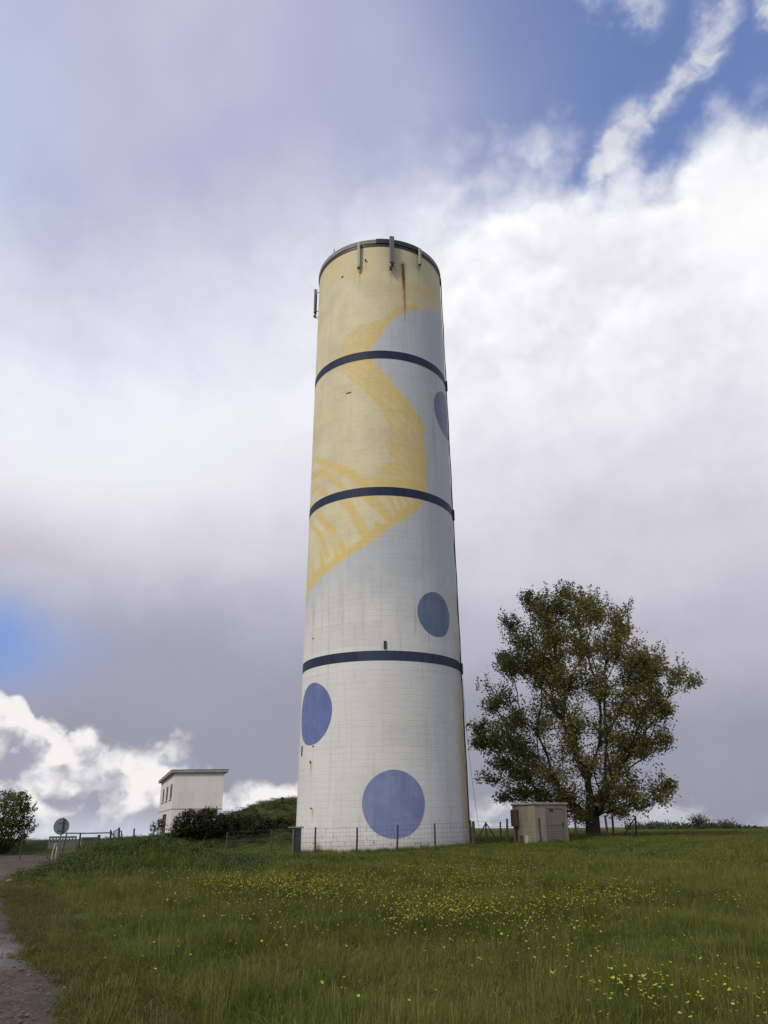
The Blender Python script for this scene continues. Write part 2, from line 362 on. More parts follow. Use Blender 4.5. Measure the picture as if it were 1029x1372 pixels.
def track_mat():
    m = bpy.data.materials.new('gravel_track'); m.use_nodes = True; q = G(m.node_tree); q.n.clear()
    pos = q.node('ShaderNodeNewGeometry').outputs['Position']
    a = q.noise(pos, .55, 4, .6); b = q.noise(pos, 4.5, 7, .75)
    v = q.node('ShaderNodeTexVoronoi', {'Vector': pos, 'Scale': 26.0, 'Randomness': 1.0})
    c = q.mix(q.smooth(a, .38, .64), (.062, .042, .033), (.105, .075, .061))
    c = q.mix(q.m('MULTIPLY', q.smooth(b, .42, .7), .6), c, (.030, .020, .015))
    c = q.mix(q.m('MULTIPLY', q.smooth(v.outputs['Color'], .55, .95), .35), c, (.19, .155, .13))
    w = q.node('ShaderNodeAttribute', attribute_name='wet_sheen').outputs['Fac']
    c = q.mix(q.m('MULTIPLY', w, .5), c, (.10, .09, .088))  # wet patch mixed paler, its sky sheen put into the colour
    p = q.node('ShaderNodeBsdfPrincipled', {'Base Color': c, 'Roughness': q.lin(w, 0, 1, .85, .22), 'Specular IOR Level': q.lin(w, 0, 1, .25, .6)})
    h = q.m('ADD', q.m('MULTIPLY', v.outputs['Distance'], -.6), b)
    q.put(p.inputs['Normal'], q.node('ShaderNodeBump', {'Height': h, 'Strength': q.lin(w, 0, 1, .9, .25), 'Distance': .03}).outputs[0])
    q.node('ShaderNodeOutputMaterial', {'Surface': p.outputs[0]}); return m
ty = np.concatenate([np.arange(4, 20, .12), np.arange(20, 54.4, .3)]); tu = np.linspace(0, 1, 41)
TYY, TUU = np.meshgrid(ty, tu, indexing='ij')
xr = np.interp(TYY, TA[:, 0], TA[:, 1]) + .12 * np.sin(TYY * 2.1) + .08 * np.sin(TYY * 5.3 + 1) + .05 * np.sin(TYY * 11)
xl = np.interp(TYY, TA[:, 0], TA[:, 2])
TX = xr + (xl - xr) * TUU
edge_d = np.minimum(TUU, 1 - TUU) * np.abs(xl - xr)
TZ = height(TX, TYY) + .035 - .05 * np.exp(-(edge_d / .25) ** 2) - .03 * np.exp(-((TUU - .3) / .12) ** 2) - .03 * np.exp(-((TUU - .75) / .12) ** 2) + .012 * wob(TX, TYY, 3.1, 4)
wet_sheen = np.exp(-(((TX + 5.3) / 0.75) ** 2 + ((TYY - 11.0) / 1.3) ** 2)) + .5 * np.exp(-(((TX + 13.6) / 1.3) ** 2 + ((TYY - 31.0) / 2.5) ** 2))
wet_sheen = np.clip(wet_sheen * (1 + .5 * wob(TX, TYY, 4.0, 2)), 0, 1)
ti = np.arange(TX.size).reshape(TX.shape)
tq = np.stack([ti[:-1, :-1], ti[1:, :-1], ti[1:, 1:], ti[:-1, 1:]], -1).reshape(-1, 4)
track = link_np('dirt_track', np.stack([TX, TYY, TZ], -1).reshape(-1, 3), tq, track_mat(), smooth=True, attrs={'wet_sheen': ('POINT', wet_sheen.ravel())})
tag(track, kind='structure')

# ------------------------------------------------------------------ the water tower
TD, TR0, TK = 48.0, 4.8641, 0.01202017
TB, TT = -0.6, 38.64
def Rz(z): return TR0 - TK * z
def cyl(a, z, off=0.0):
    r_ = Rz(z) + off; return Vector((r_ * math.sin(R(a)), TD - r_ * math.cos(R(a)), z))
tower = empty('water_tower', (0, TD, 0), 'tall round concrete water tower painted white, grey and yellow with blue discs', 'water tower')
def tchild(o):            # parts are modelled in world space; the empty stands at the base
    o.location = (0, -TD, 0); return o
na, nz = 420, 620
A = np.linspace(-180, 180, na + 1)[:-1]
Zs = np.linspace(TB, TT, nz + 1)
AA, ZZ = np.meshgrid(A, Zs)
RR = TR0 - TK * ZZ
SS = np.radians(AA) * (TR0 - TK * 20.0)            # arc length at mid height, metres
bx = [(84, 35.57), (48.7, 33.97), (30.8, 33.42), (20.0, 33.01), (13.3, 32.55), (8.1, 31.98), (1.8, 31.19), (-3.8, 30.46), (-8.1, 29.8), (-7.5, 29.24), (.4, 28.43), (9.3, 27.53), (18.3, 26.65), (25.9, 25.97), (31.9, 25.5), (35.3, 25.05), (36.9, 24.35), (37.4, 23.3), (37.4, 21.8), (36.8, 20.2), (36.2, 19.72), (29.8, 19.17), (19.1, 18.36), (5.1, 17.57), (-11, 16.58), (-28.1, 15.83), (-45.3, 15.24), (-67, 14.66), (-84, 14.2), (-140, 12.9), (-181, 12.0)]
ba = np.array([b[0] for b in bx])[::-1]; bz = np.array([b[1] for b in bx])[::-1]
ba2 = np.interp(ZZ, np.concatenate([bz, [36.2, 36.5]]), np.concatenate([ba, [181, 400]]))
wv = .35 * np.sin(ZZ * 3.1) + .25 * np.sin(ZZ * 7.7 + 1)
yel = sm((ba2 + wv - AA), -0.55, 0.75)
def to_s(a): return np.radians(a) * (TR0 - TK * 20.0)
def seg_dist(poly):
    """distance (m) from every tower vertex to a polyline given in (angle, z); also the parameter along it"""
    best = np.full(AA.shape, 1e9); tb = np.zeros(AA.shape); n = len(poly) - 1
    for i in range(n):
        (a0, z0), (a1, z1) = poly[i], poly[i + 1]
        s0, s1 = to_s(a0), to_s(a1); dx, dz = s1 - s0, z1 - z0; L2 = dx * dx + dz * dz + 1e-9
        t = np.clip(((SS - s0) * dx + (ZZ - z0) * dz) / L2, 0, 1)
        d = np.hypot(SS - s0 - t * dx, ZZ - z0 - t * dz)
        k = d < best; best = np.where(k, d, best); tb = np.where(k, (i + t) / n, tb)
    return best, tb
def in_poly(poly):
    inside = np.zeros(AA.shape, bool); n = len(poly)
    for i in range(n):
        a0, z0 = poly[i]; a1, z1 = poly[(i + 1) % n]
        if z0 == z1: continue
        c = ((z0 > ZZ) != (z1 > ZZ)) & (AA < (a1 - a0) * (ZZ - z0) / (z1 - z0) + a0)
        inside ^= c
    return inside
def wobn(k): return .5 * wob(SS, ZZ, 2.3, k) + .5 * wob(SS * 1.7, ZZ * 1.3, 4.9, k + 2)
och = np.zeros(AA.shape)
# ochre rim that follows the boundary, and the hatched fields inside it
dB, _ = seg_dist(bx[2:-2])
och = np.maximum(och, sm(dB + .10 * wobn(1), .62, .34) * .95)
hatch = .5 + .5 * np.sin((SS * 1.0 + ZZ * 1.25) * 15 + 2.2 * wobn(4))
fA = [(-42, 29.3), (-37, 30.4), (-31, 31.2), (-22, 31.9), (-6, 32.05), (6, 32.4), (14, 32.75), (2, 31.2), (-8, 29.8), (-7.5, 29.2), (-41, 29.1)]
fB = [(-42, 29.3), (-21, 27.7), (-6, 26.2), (4, 24.8), (9, 23.9), (2, 23.3), (6, 22.6), (10, 22.0), (0, 21.6), (3, 20.7), (-4, 20.3), (-7, 19.6), (37, 19.6), (37.4, 23.3), (36, 25), (26, 26), (.4, 28.4), (-8, 29.4)]
for f_, seed, ph in ((fA, 6, -1), (fB, 7, 1)):
    ins = in_poly(f_).astype(float)
    k = 9                                               # soften the edge a little
    ins = (ins + np.roll(ins, 1, 0) + np.roll(ins, -1, 0) + np.roll(ins, 1, 1) + np.roll(ins, -1, 1)) / 5
    h = .5 + .5 * np.sin((SS * .95 + ph * ZZ * 1.0) * 8.5 + 2.6 * wobn(seed))
    h2 = .5 + .5 * np.sin((SS * 1.1 + ph * ZZ * 1.0) * 17 + 3.0 * wobn(seed + 5))
    och = np.maximum(och, ins * np.clip(.36 + .42 * h + .30 * h2 - .30 * sm(wobn(seed + 9), .1, .7), 0, 1))
for poly, w0, w1 in (([(-64, 23.4), (-52, 22.7), (-40, 22.15), (-23, 21.3), (-12, 20.4)], .18, .34), ([(-72, 22.4), (-55, 22.2), (-39, 21.3), (-27, 20.3)], .30, .20), ([(-80, 21.3), (-60, 21.2), (-46, 20.4)], .12, .2),
                    ([(-59, 19.7), (-49, 18.7), (-36, 17.75)], .30, .20), ([(-76, 19.6), (-63, 18.6), (-51.5, 17.8), (-43, 16.4)], .16, .22), ([(-31, 19.8), (-24, 19.2), (-19.7, 18.5), (-10, 17.0)], .26, .30), ([(-11, 19.75), (0, 18.9), (10, 17.8)], .34, .24),
                    ([(-3, 17.9), (3, 17.1)], .2, .26), ([(-30, 16.9), (-23.5, 15.8)], .2, .26), ([(-14, 17.4), (-8, 16.7)], .15, .2), ([(-37, 17.0), (-33, 16.0)], .12, .2), ([(-52, 16.9), (-45, 15.3)], .12, .3), ([(-66, 16.4), (-58, 15.0)], .15, .35), ([(-78, 15.6), (-66, 14.9), (-50, 15.5)], .3, .4), ([(12, 19.7), (17, 18.7)], .13, .16), ([(18, 19.7), (23, 18.9)], .1, .14), ([(24, 19.7), (28, 19.3)], .1, .14), ([(6, 19.7), (13, 18.3)], .1, .12), ([(-4, 20.6), (18, 20.5), (36, 20.6)], .3, .45)):
    d, t = seg_dist(poly)
    och = np.maximum(och, sm(d + .09 * wobn(3), (w0 + (w1 - w0) * t) * 1.25, (w0 + (w1 - w0) * t) * .7) * .88)
d, t = seg_dist([(24, 34.6), (45, 35.4), (70, 35.9)]); och = np.maximum(och, sm(d + .3 * wobn(2), 1.0, .1) * .42)
d, t = seg_dist([(-20, 36.0), (-14, 36.2)]); och = np.maximum(och, sm(d + .2 * wobn(2), .8, .1) * .45)
d, t = seg_dist([(-52, 37.2), (-40, 37.6)]); och = np.maximum(och, sm(d + .2 * wobn(2), .9, .1) * .3)
och = och * sm(yel, .1, .6)
rust = np.zeros(AA.shape)
d, t = seg_dist([(20.8, 36.9), (21.7, 34.1), (21.7, 31.2)])
wr = .155 * np.clip(1.1 - t, .16, 1)
rust = np.maximum(rust, sm(d + .03 * wobn(8), wr * 1.2, wr * .35) * np.clip(1.15 - .95 * t, .15, 1))
rust = np.maximum(rust, .35 * sm(d + .15 * wobn(5), .5, .05) * np.clip(.9 - t, 0, 1))
for a0, z0, l0, s0 in ((-12, 37.0, .7, .4), (37, 37.1, 1.6, .3), (10, 36.2, 1.2, .35), (-17.8, 36.3, 1.2, .35), (-54, 4.7, .7, .5), (-50, 2.3, .6, .4)):
    d, t = seg_dist([(a0, z0), (a0 + .3, z0 - l0)]); rust = np.maximum(rust, sm(d + .03 * wobn(8), .13, .02) * s0 * (1 - .6 * t))
stain = sm(AA, 55, 72) * (1 - sm(AA, 96, 110)) * (1 - sm(ZZ, 4, 17)) * np.clip(.8 + .35 * np.sin(SS * 23 + 1.5 * wobn(5)) + .3 * wobn(2), 0, 1.2)
def tower_mat():
    m = bpy.data.materials.new('painted_concrete'); m.use_nodes = True; q = G(m.node_tree); q.n.clear()
    at_ = lambda n: q.node('ShaderNodeAttribute', attribute_name=n)
    uv = at_('suv').outputs['Vector']
    sz = q.node('ShaderNodeSeparateXYZ', {0: uv}).outputs
    z = sz[1]
    n1 = q.noise(uv, .45, 5, .6); n2 = q.noise(uv, 2.6, 6, .65); ns = q.noise(q.scale(uv, 1, .06, 1), 2.2, 6, .65); nh = q.noise(q.scale(uv, .07, 1, 1), 2.4, 5, .7)
    lowc = q.mix(n1, (.700, .697, .668), (.615, .612, .586))
    upc = q.mix(n1, (.535, .556, .575), (.478, .496, .508))
    c = q.mix(q.smooth(q.m('ADD', z, q.m('MULTIPLY', q.m('SUBTRACT', n1, .5), 5.0)), 10.5, 16.5), lowc, upc)
    yc = q.mix(q.smooth(n1, .35, .65), (.680, .612, .390), (.605, .538, .325))
    yc = q.mix(q.smooth(z, 33.5, 38.5, 0, .55), yc, (.560, .480, .250))
    yc = q.mix(q.m('MULTIPLY', q.smooth(n2, .42, .7), .30), yc, (.60, .56, .40))
    oc = q.mix(q.smooth(n2, .4, .7), (.690, .510, .165), (.64, .49, .19))
    yc = q.mix(at_('och').outputs['Fac'], yc, oc)
    c = q.mix(at_('yel').outputs['Fac'], c, yc)
    # formwork lifts and shutter marks of the concrete
    br = q.node('ShaderNodeTexBrick', {'Vector': uv, 'Scale': 1.0, 'Color1': (1, 1, 1), 'Color2': (.955, .955, .95), 'Mortar': (.83, .83, .82), 'Mortar Size': .016, 'Mortar Smooth': .6, 'Brick Width': 1.27, 'Row Height': .335}, offset=.5)
    c = q.mix(q.m('MULTIPLY', q.smooth(z, 12.0, 1.0, .34, .70), q.smooth(n2, .38, .62, .25, 1.0)), c, br.outputs[0], 'MULTIPLY')
    cell = q.node('ShaderNodeCombineXYZ', {0: q.m('FLOOR', q.m('DIVIDE', sz[0], 2.54)), 1: q.m('FLOOR', q.m('DIVIDE', z, 1.34))}).outputs[0]
    wn = q.node('ShaderNodeTexWhiteNoise', {'Vector': cell}, noise_dimensions='3D').outputs['Value']
    c = q.mix(q.m('MULTIPLY', q.smooth(wn, .55, 1.0), .16), c, (.40, .40, .38))
    drip = q.noise(q.scale(uv, 1, .028, 1), 4.6, 4, .6)
    c = q.mix(q.m('MULTIPLY', q.m('MULTIPLY', q.smooth(drip, .56, .72), q.smooth(n1, .40, .60)), q.lin(at_('yel').outputs['Fac'], 0, 1, .38, .12)), c, (.27, .265, .235))
    lift = q.m('ABSOLUTE', q.m('SUBTRACT', q.m('FRACT', q.m('DIVIDE', z, 1.34)), .5))
    lift = q.m('MULTIPLY', q.smooth(lift, .488, .499), q.smooth(nh, .46, .66))
    c = q.mix(q.m('MULTIPLY', lift, .55), c, (.24, .24, .23))
    crack = q.m('MULTIPLY', q.smooth(q.m('ABSOLUTE', q.m('SUBTRACT', nh, .5)), .012, .0), q.smooth(n1, .5, .62))
    c = q.mix(q.m('MULTIPLY', crack, .30), c, (.20, .20, .19))
    c = q.mix(q.m('MULTIPLY', q.smooth(ns, .50, .78), q.lin(at_('yel').outputs['Fac'], 0, 1, .42, .22)), c, (.33, .32, .28))
    c = q.mix(q.m('MULTIPLY', q.smooth(nh, .55, .80), .22), c, (.34, .34, .33))
    vb = q.m('ABSOLUTE', q.m('SUBTRACT', q.m('FRACT', q.m('DIVIDE', sz[0], 2.54)), .5))
    c = q.mix(q.m('MULTIPLY', q.smooth(vb, .485, .5), .10), c, (.25, .25, .25))
    # flaking paint around the foot
    nf = q.noise(q.scale(uv, 1, .45, 1), 5.5, 7, .7)
    fl = q.m('MULTIPLY', q.smooth(nf, .545, .63), q.smooth(q.m('ADD', z, q.m('MULTIPLY', n1, 3.2)), 3.8, 1.8))
    c = q.mix(q.m('MULTIPLY', fl, .75), c, (.12, .115, .105))
    spl = q.m('MULTIPLY', q.smooth(q.m('ADD', z, q.m('MULTIPLY', n2, 1.2)), 1.75, .5), .62)
    c = q.mix(spl, c, (.30, .31, .23))
    # flaked patches low on the left flank
    fl2 = q.m('MULTIPLY', q.smooth(nf, .60, .66), q.m('MULTIPLY', q.smooth(sz[0], -4.1, -5.3), q.smooth(z, 8.0, 4.5)))
    c = q.mix(q.m('MULTIPLY', fl2, .7), c, (.13, .125, .115))
    c = q.mix(q.m('MULTIPLY', at_('stain').outputs['Fac'], .85), c, (.44, .30, .11))
    ru = at_('rust').outputs['Fac']
    c = q.mix(q.smooth(ru, 0, .6, 0, .9), c, (.36, .165, .030))
    c = q.mix(q.smooth(ru, .55, 1.0, 0, .9), c, (.075, .030, .012))
    p = q.node('ShaderNodeBsdfPrincipled', {'Base Color': c, 'Roughness': q.lin(n2, 0, 1, .5, .75), 'Specular IOR Level': .4})
    hgt = q.m('ADD', q.m('MULTIPLY', br.outputs['Fac'], -.6), q.m('ADD', q.m('MULTIPLY', n2, .8), q.m('MULTIPLY', nh, .9)))
    q.put(p.inputs['Normal'], q.node('ShaderNodeBump', {'Height': hgt, 'Strength': .35, 'Distance': .03}).outputs[0])
    q.node('ShaderNodeOutputMaterial', {'Surface': p.outputs[0]}); return m
V = np.stack([RR * np.sin(np.radians(AA)), -RR * np.cos(np.radians(AA)), ZZ], -1).reshape(-1, 3)
ii = np.arange(AA.size).reshape(AA.shape); ir = np.roll(ii, -1, 1)
tq = np.stack([ii[:-1], ir[:-1], ir[1:], ii[1:]], -1).reshape(-1, 4)
suv = np.stack([SS, ZZ, 0 * SS], -1).reshape(-1, 3)
shaft = link_np('shaft', V, tq, tower_mat(), tower, True, {'suv': ('POINT', suv), 'yel': ('POINT', yel.ravel()), 'och': ('POINT', och.ravel()), 'rust': ('POINT', rust.ravel()), 'stain': ('POINT', stain.ravel())})

def ring(name, z0, z1, off, m, a0=-180, a1=180, inner=-.06, n=None, parent=tower):
    """closed ring or arc of rectangular section hugging the shaft (tower-local coordinates)"""
    n = n or max(6, int((a1 - a0) * .8)); v = []; f = []; full = (a1 - a0) >= 359.9
    angs = [a0 + (a1 - a0) * i / n for i in range(n if full else n + 1)]
    for a in angs:
        for (r_, z) in ((Rz(z0) + inner, z0), (Rz(z0) + off, z0), (Rz(z1) + off, z1), (Rz(z1) + inner, z1)):
            v.append((r_ * math.sin(R(a)), -r_ * math.cos(R(a)), z))
    k = len(angs)
    for i in range(k if full else k - 1):
        j = (i + 1) % k
        for q_ in range(4): f.append((4 * i + q_, 4 * j + q_, 4 * j + (q_ + 1) % 4, 4 * i + (q_ + 1) % 4))
    if not full: f += [(0, 1, 2, 3), (4 * k - 1, 4 * k - 2, 4 * k - 3, 4 * k - 4)]
    return link(name, v, f, m, parent)
def paint_mat(name, c1, c2, rough=.5):
    m = bpy.data.materials.new(name); m.use_nodes = True; q = G(m.node_tree); q.n.clear()
    co = q.node('ShaderNodeTexCoord').outputs['Object']
    ns = q.noise(q.scale(co, 1, 1, .12), 3.0, 6, .65); n2 = q.noise(co, 1.1, 5, .6); nh = q.noise(q.scale(co, .15, .15, 1), 6.0, 4, .6)
    c = q.mix(q.smooth(ns, .35, .7), c1, c2)
    c = q.mix(q.m('MULTIPLY', q.smooth(n2, .42, .68), .45), c, tuple(x * 1.3 for x in c1))
    c = q.mix(q.m('MULTIPLY', q.smooth(nh, .5, .8), .35), c, tuple(x * .75 for x in c2))
    p = q.node('ShaderNodeBsdfPrincipled', {'Base Color': c, 'Roughness': rough, 'Specular IOR Level': .22})
    q.put(p.inputs['Normal'], q.node('ShaderNodeBump', {'Height': q.m('ADD', ns, nh), 'Strength': .25, 'Distance': .02}).outputs[0])
    q.node('ShaderNodeOutputMaterial', {'Surface': p.outputs[0]}); return m
navy = paint_mat('navy_paint', (.020, .031, .068), (.012, .019, .043), .6)
navy2 = paint_mat('faded_navy_paint', (.036, .052, .090), (.024, .035, .062), .6)
for z1, z0 in ((29.84, 29.25), (20.27, 19.72)):
    ring('painted_band', z0, z1, .012, navy)
ring('painted_band', 9.89, 10.43, .012, navy, -180, -16.0)['label'] = 'darker left half of the lowest navy band'
ring('painted_band', 9.89, 10.43, .012, navy2, -16.0, 180)['label'] = 'faded right half of the lowest navy band'
def disc(ac, zc, rad, m, label):
    v = []; f = []; nr, nn = 10, 72
    ro = Rz(zc)
    for i in range(nr + 1):
        for k in range(nn):
            w = 2 * math.pi * k / nn; rr_ = rad * i / nr * (1 + .004 * math.sin(5 * w))
            z = zc + rr_ * math.sin(w); a = R(ac) + rr_ * math.cos(w) / Rz(z)
            r_ = Rz(z) + .009; v.append((r_ * math.sin(a), -r_ * math.cos(a), z))
    for i in range(nr):
        for k in range(nn):
            a, b = i * nn + k, i * nn + (k + 1) % nn
            f.append((a, b, b + nn, a + nn))
    o = link('painted_disc', v, f, m, tower, True); o['label'] = label
disc(7.2, 2.53, 1.66, paint_mat('blue_paint_big', (.205, .245, .410), (.168, .205, .355)), 'lavender blue disc at the foot of the tower')
disc(-55.0, 7.32, 1.70, paint_mat('blue_paint_left', (.128, .165, .345), (.100, .130, .292)), 'deep blue disc near the left edge')
disc(41.5, 12.75, 1.31, paint_mat('blue_paint_mid', (.145, .200, .285), (.110, .152, .228)), 'slate blue disc above the lowest band')
disc(70.5, 26.7, 1.66, paint_mat('blue_paint_top', (.125, .170, .250), (.095, .128, .198)), 'slate blue disc half out of sight high on the right')
# coping, roof and a dark ring painted in for the shade below the coping
ring('coping', TT - .20, TT + .12, .07, M['coping'], -180, -3.0)['label'] = 'pale length of coping'
ring('coping', TT - .20, TT + .16, .09, M['dark_metal'], -3.0, 38.0)['label'] = 'dark covered length of coping'
ring('coping', TT - .20, TT + .12, .07, M['coping'], 38.0, 180)
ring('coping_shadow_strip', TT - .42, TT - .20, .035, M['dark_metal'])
vr = [(0, 0, TT + .12)] + [((Rz(TT) + .02) * math.sin(R(a)), -(Rz(TT) + .02) * math.cos(R(a)), TT + .08) for a in range(0, 360, 3)]
link('roof', vr, [(0, i + 1, (i + 1) % 120 + 1) for i in range(120)], M['roof_slab'], tower)
# small fixtures that belong to the tower
def fix(name, a, z, size, m, off=0.0, rz=0.0, bev=.01):
    p = cyl(a, z, off); rot = Matrix.Rotation(R(a + rz), 3, 'Z')
    o = MB().box((0, 0, 0), size, rot).build(name, m, tower, bevel=bev); o.location = p - Vector((0, TD, 0)); return o
fix('wall_slot', 2.3, 10.74, (.15, .10, .44), M['dark_metal'], .02)
for a, z, s in ((-26.3, 27.0, (.35, .05, .035)), (-51.5, 5.55, (.07, .06, .09)), (-54.5, 4.75, (.07, .06, .12)), (-51.6, 2.37, (.07, .06, .09)), (-69, 5.4, (.1, .06, .55)), (-56.7, 11.6, (.08, .05, .08)), (-12.3, 37.1, (.09, .22, .12)), (-35, 36.3, (.16, .06, .06))):
    fix('wall_stub', a, z, s, M['dark_metal'], .02)
# cable ladder down the right flank, with clamps at the bands
mb = MB()
AT = 82.4
for da in (-1.6, 1.6):
    mb.tube([cyl(AT + da, z, (.03 + .0010 * z) + .015 * math.sin(z * 1.7)) - Vector((0, TD, 0)) for z in np.linspace(.2, 38.4, 40)], .030, 5)
for z in np.arange(.5, 38.2, .55):
    mb.tube([cyl(AT - 1.6, z, .03 + .0010 * z) - Vector((0, TD, 0)), cyl(AT + 1.6, z, .03 + .0010 * z) - Vector((0, TD, 0))], .018, 4)
mb.build('cable_ladder', M['dark_metal'], tower)
mb = MB()
for da, r_ in ((-.7, .026), (.15, .030), (.8, .022)):
    mb.tube([cyl(AT + da + .25 * math.sin(z * .9), z, .035 + .0006 * z) - Vector((0, TD, 0)) for z in np.linspace(.2, 38.3, 60)], r_, 5)
mb.build('cable', M['dark_metal'], tower)
for z in (29.5, 20.0, 10.15):
    fix('clamp', AT, z, (.40, .16, .60), M['dark_metal'], .06)
# earth wire that hangs clear of the tower foot
wp = [cyl(84, 9.6, .1)] + [cyl(84, 9.6 - t * 9.2, .1 + .55 * t * t) for t in np.linspace(.15, 1, 10)]
MB().tube([p - Vector((0, TD, 0)) for p in wp], .012, 4).build('earth_wire', M['wire'], tower)

# antennas clamped round the rim: each can be lifted off, so each is a thing
def antenna(a, z0, z1, w, d, label, mount, m, arm=.16, off=.20, whip=None):
    t = empty('antenna', cyl(a, z0, 0), label, 'antenna', 'antennas around the tower rim')
    t.rotation_euler.z = R(a); hgt = z1 - z0
    MB().box((0, -off, hgt / 2), (w, d, hgt)).build('panel', m, t, bevel=.03)
    MB().tube([(0, -off + d / 2 + .05, -.12), (0, -off + d / 2 + .05, hgt + .05)], .035, 7).build('mast', M['dark_metal'], t)
    for zz in (.15, hgt - .25):
        MB().tube([(0, .05, zz), (0, -off + d / 2 + .05, zz)], .03, 5).build('bracket', M['dark_metal'], t)
    mm = MB()
    for k in range(mount):
        mm.box((random.uniform(-.10, .10), -off + random.uniform(-.05, .08), -.10 - .14 * k), (w * .55, d * .8, .13))
        mm.tube([(-.06 + .1 * k, -off, -.12 * k), (-.02 + .08 * k, -off + .1, -.35 - .1 * k), (.05, 0, -.3 - .12 * k)], .016, 5)
    if mount: mm.build('connector', M['dark_metal'], t)
    return t
antenna(-17.8, 36.5, 38.55, .21, .11, 'slim beige antenna panel left of the tall one on the rim', 1, M['antenna'])
antenna(10.2, 36.65, 38.84, .32, .16, 'tallest grey antenna panel rising above the dark coping', 4, M['grey_metal'], off=.28)
antenna(37.0, 37.25, 38.62, .20, .12, 'short antenna panel at the right end of the dark coping', 1, M['antenna'])
t = antenna(-86, 35.75, 37.75, .20, .14, 'dark antenna panel standing off the left side of the tower', 3, M['grey_metal'], off=.27)
MB().tube([(-.16, -.20, -.1), (-.16, -.20, 1.7)], .022, 5).build('whip', M['dark_metal'], t)
t = empty('lightning_rod', cyl(-46, TT + .15, .02), 'tiny rod poking up from the left rim of the tower', 'lightning rod')
MB().tube([(0, 0, 0), (0, 0, .30)], .045, 6).build('rod', M['grey_metal'], t)

# grey cabinet with a pale lid at the tower's left foot
p = at(398, 1130, 43.6); zb = hz(p.x, p.y)
t = empty('meter_cabinet', (p.x, p.y, zb), 'dark upright cabinet with a pale lid at the left foot of the tower', 'cabinet')
MB().box((.02, 0, .60), (.34, .40, 1.30)).build('cabinet_body', M['dark_metal'], t, bevel=.015)
MB().box((-.08, 0, 1.29), (.75, .55, .07)).build('lid', M['concrete'], t, bevel=.01)
MB().box((-.18, -.06, .58), (.06, .42, 1.26)).build('side_post', M['concrete'], t, bevel=.01)
MB().box((.10, -.212, .7), (.03, .025, .14)).build('handle', M['grey_metal'], t)

# ------------------------------------------------------------------ fences
def fence_thing(name, pts, label, strands, mesh=False, h=1.22, brace=(), extra=None, rad=.05, first_gap=False):
    x0, y0 = pts[0]
    t = empty(name, (x0, y0, hz(x0, y0)), label, 'fence')
    o0 = Vector(t.location); base = []
    proto = None
    for i, (x, y) in enumerate(pts):
        zb = hz(x, y); b = Vector((x, y, zb)) - o0; base.append(b)
        if proto is None:
            mb = MB(); n = 8
            mb.tube([(0, 0, -.35), (.004, 0, .3), (-.006, .004, .8), (0, 0, h)], [rad * 1.05, rad, rad * .97, rad * .88], n)
            o = mb.build('post', M['post'], t, smooth=False); proto = o
        else:
            o = proto.copy(); C.objects.link(o); o.parent = t
        o.location = b; o.rotation_euler = (R(random.uniform(-2.2, 2.2)), R(random.uniform(-2.2, 2.2)), random.uniform(0, 6)); o.scale = (1, 1, random.uniform(.95, 1.06))
    for (i, dx, dy) in brace:
        b = base[i]; q_ = Vector((dx, dy, hz(o0.x + b.x + dx, o0.y + b.y + dy) - o0.z - b.z - .05))
        MB().tube([b + q_, b + Vector((dx * .04, dy * .04, h * .88))], [.05, .042], 7).build('brace', M['post'], t)
    mb = MB()
    for i in range(len(base) - 1):
        a, b = base[i], base[i + 1]
        for k in range(strands):
            zz = h * (k + 1) / strands - .04; sag = .012
            mb.tube([a + Vector((0, -rad, zz)), (a + b) / 2 + Vector((0, -rad, zz - sag)), b + Vector((0, -rad, zz))], .005, 3, False)
        if mesh:
            L = (b - a).length; n = int(L / .16)
            for k in range(1, n):
                p_ = a.lerp(b, k / n); mb.tube([p_ + Vector((0, -rad, .02)), p_ + Vector((0, -rad, h - .05))], .0028, 3, False)
    w = mb.build('wire_mesh' if mesh else 'wire', M['wire'], t); w['kind'] = 'stuff'
    return t
ff = []
for px, py, Yd in ((303, 1145, 44.2), (363, 1147, 43.0), (422, 1147, 42.0), (478, 1145, 41.9), (532, 1142, 41.9), (583.5, 1140, 42.0), (634, 1136, 42.6)):
    p = at(px, py, Yd); ff.append((p.x, p.y))
fence_thing('wire_fence', ff, 'wire mesh fence on dark posts in front of the tower foot', 6, True, 1.25)
fr = []
for px, py, Yd in ((636, 1134, 43.4), (680, 1133, 47.5), (725, 1131, 45.6), (762, 1128, 50.5), (773, 1127, 52), (815, 1127, 53.0), (823, 1127, 54.5), (854, 1127, 54.0)):
    p = at(px, py, Yd); fr.append((p.x, p.y))
fence_thing('wire_fence', fr, 'post and wire fence with a slanting brace running past the shed and tree', 4, False, 1.28, brace=((7, -.95, .1),), rad=.07)
fb = []
for px, py, Yd in ((632, 1122, 64), (652, 1122, 62), (671, 1122, 61), (716, 1122, 60)):
    p = at(px, py, Yd); fb.append((p.x, p.y))
fence_thing('wire_fence', fb, 'distant fence with an A-shaped braced post between tower and shed', 4, False, 1.15, brace=((1, -.62, .1), (1, .72, .1)), rad=.06)

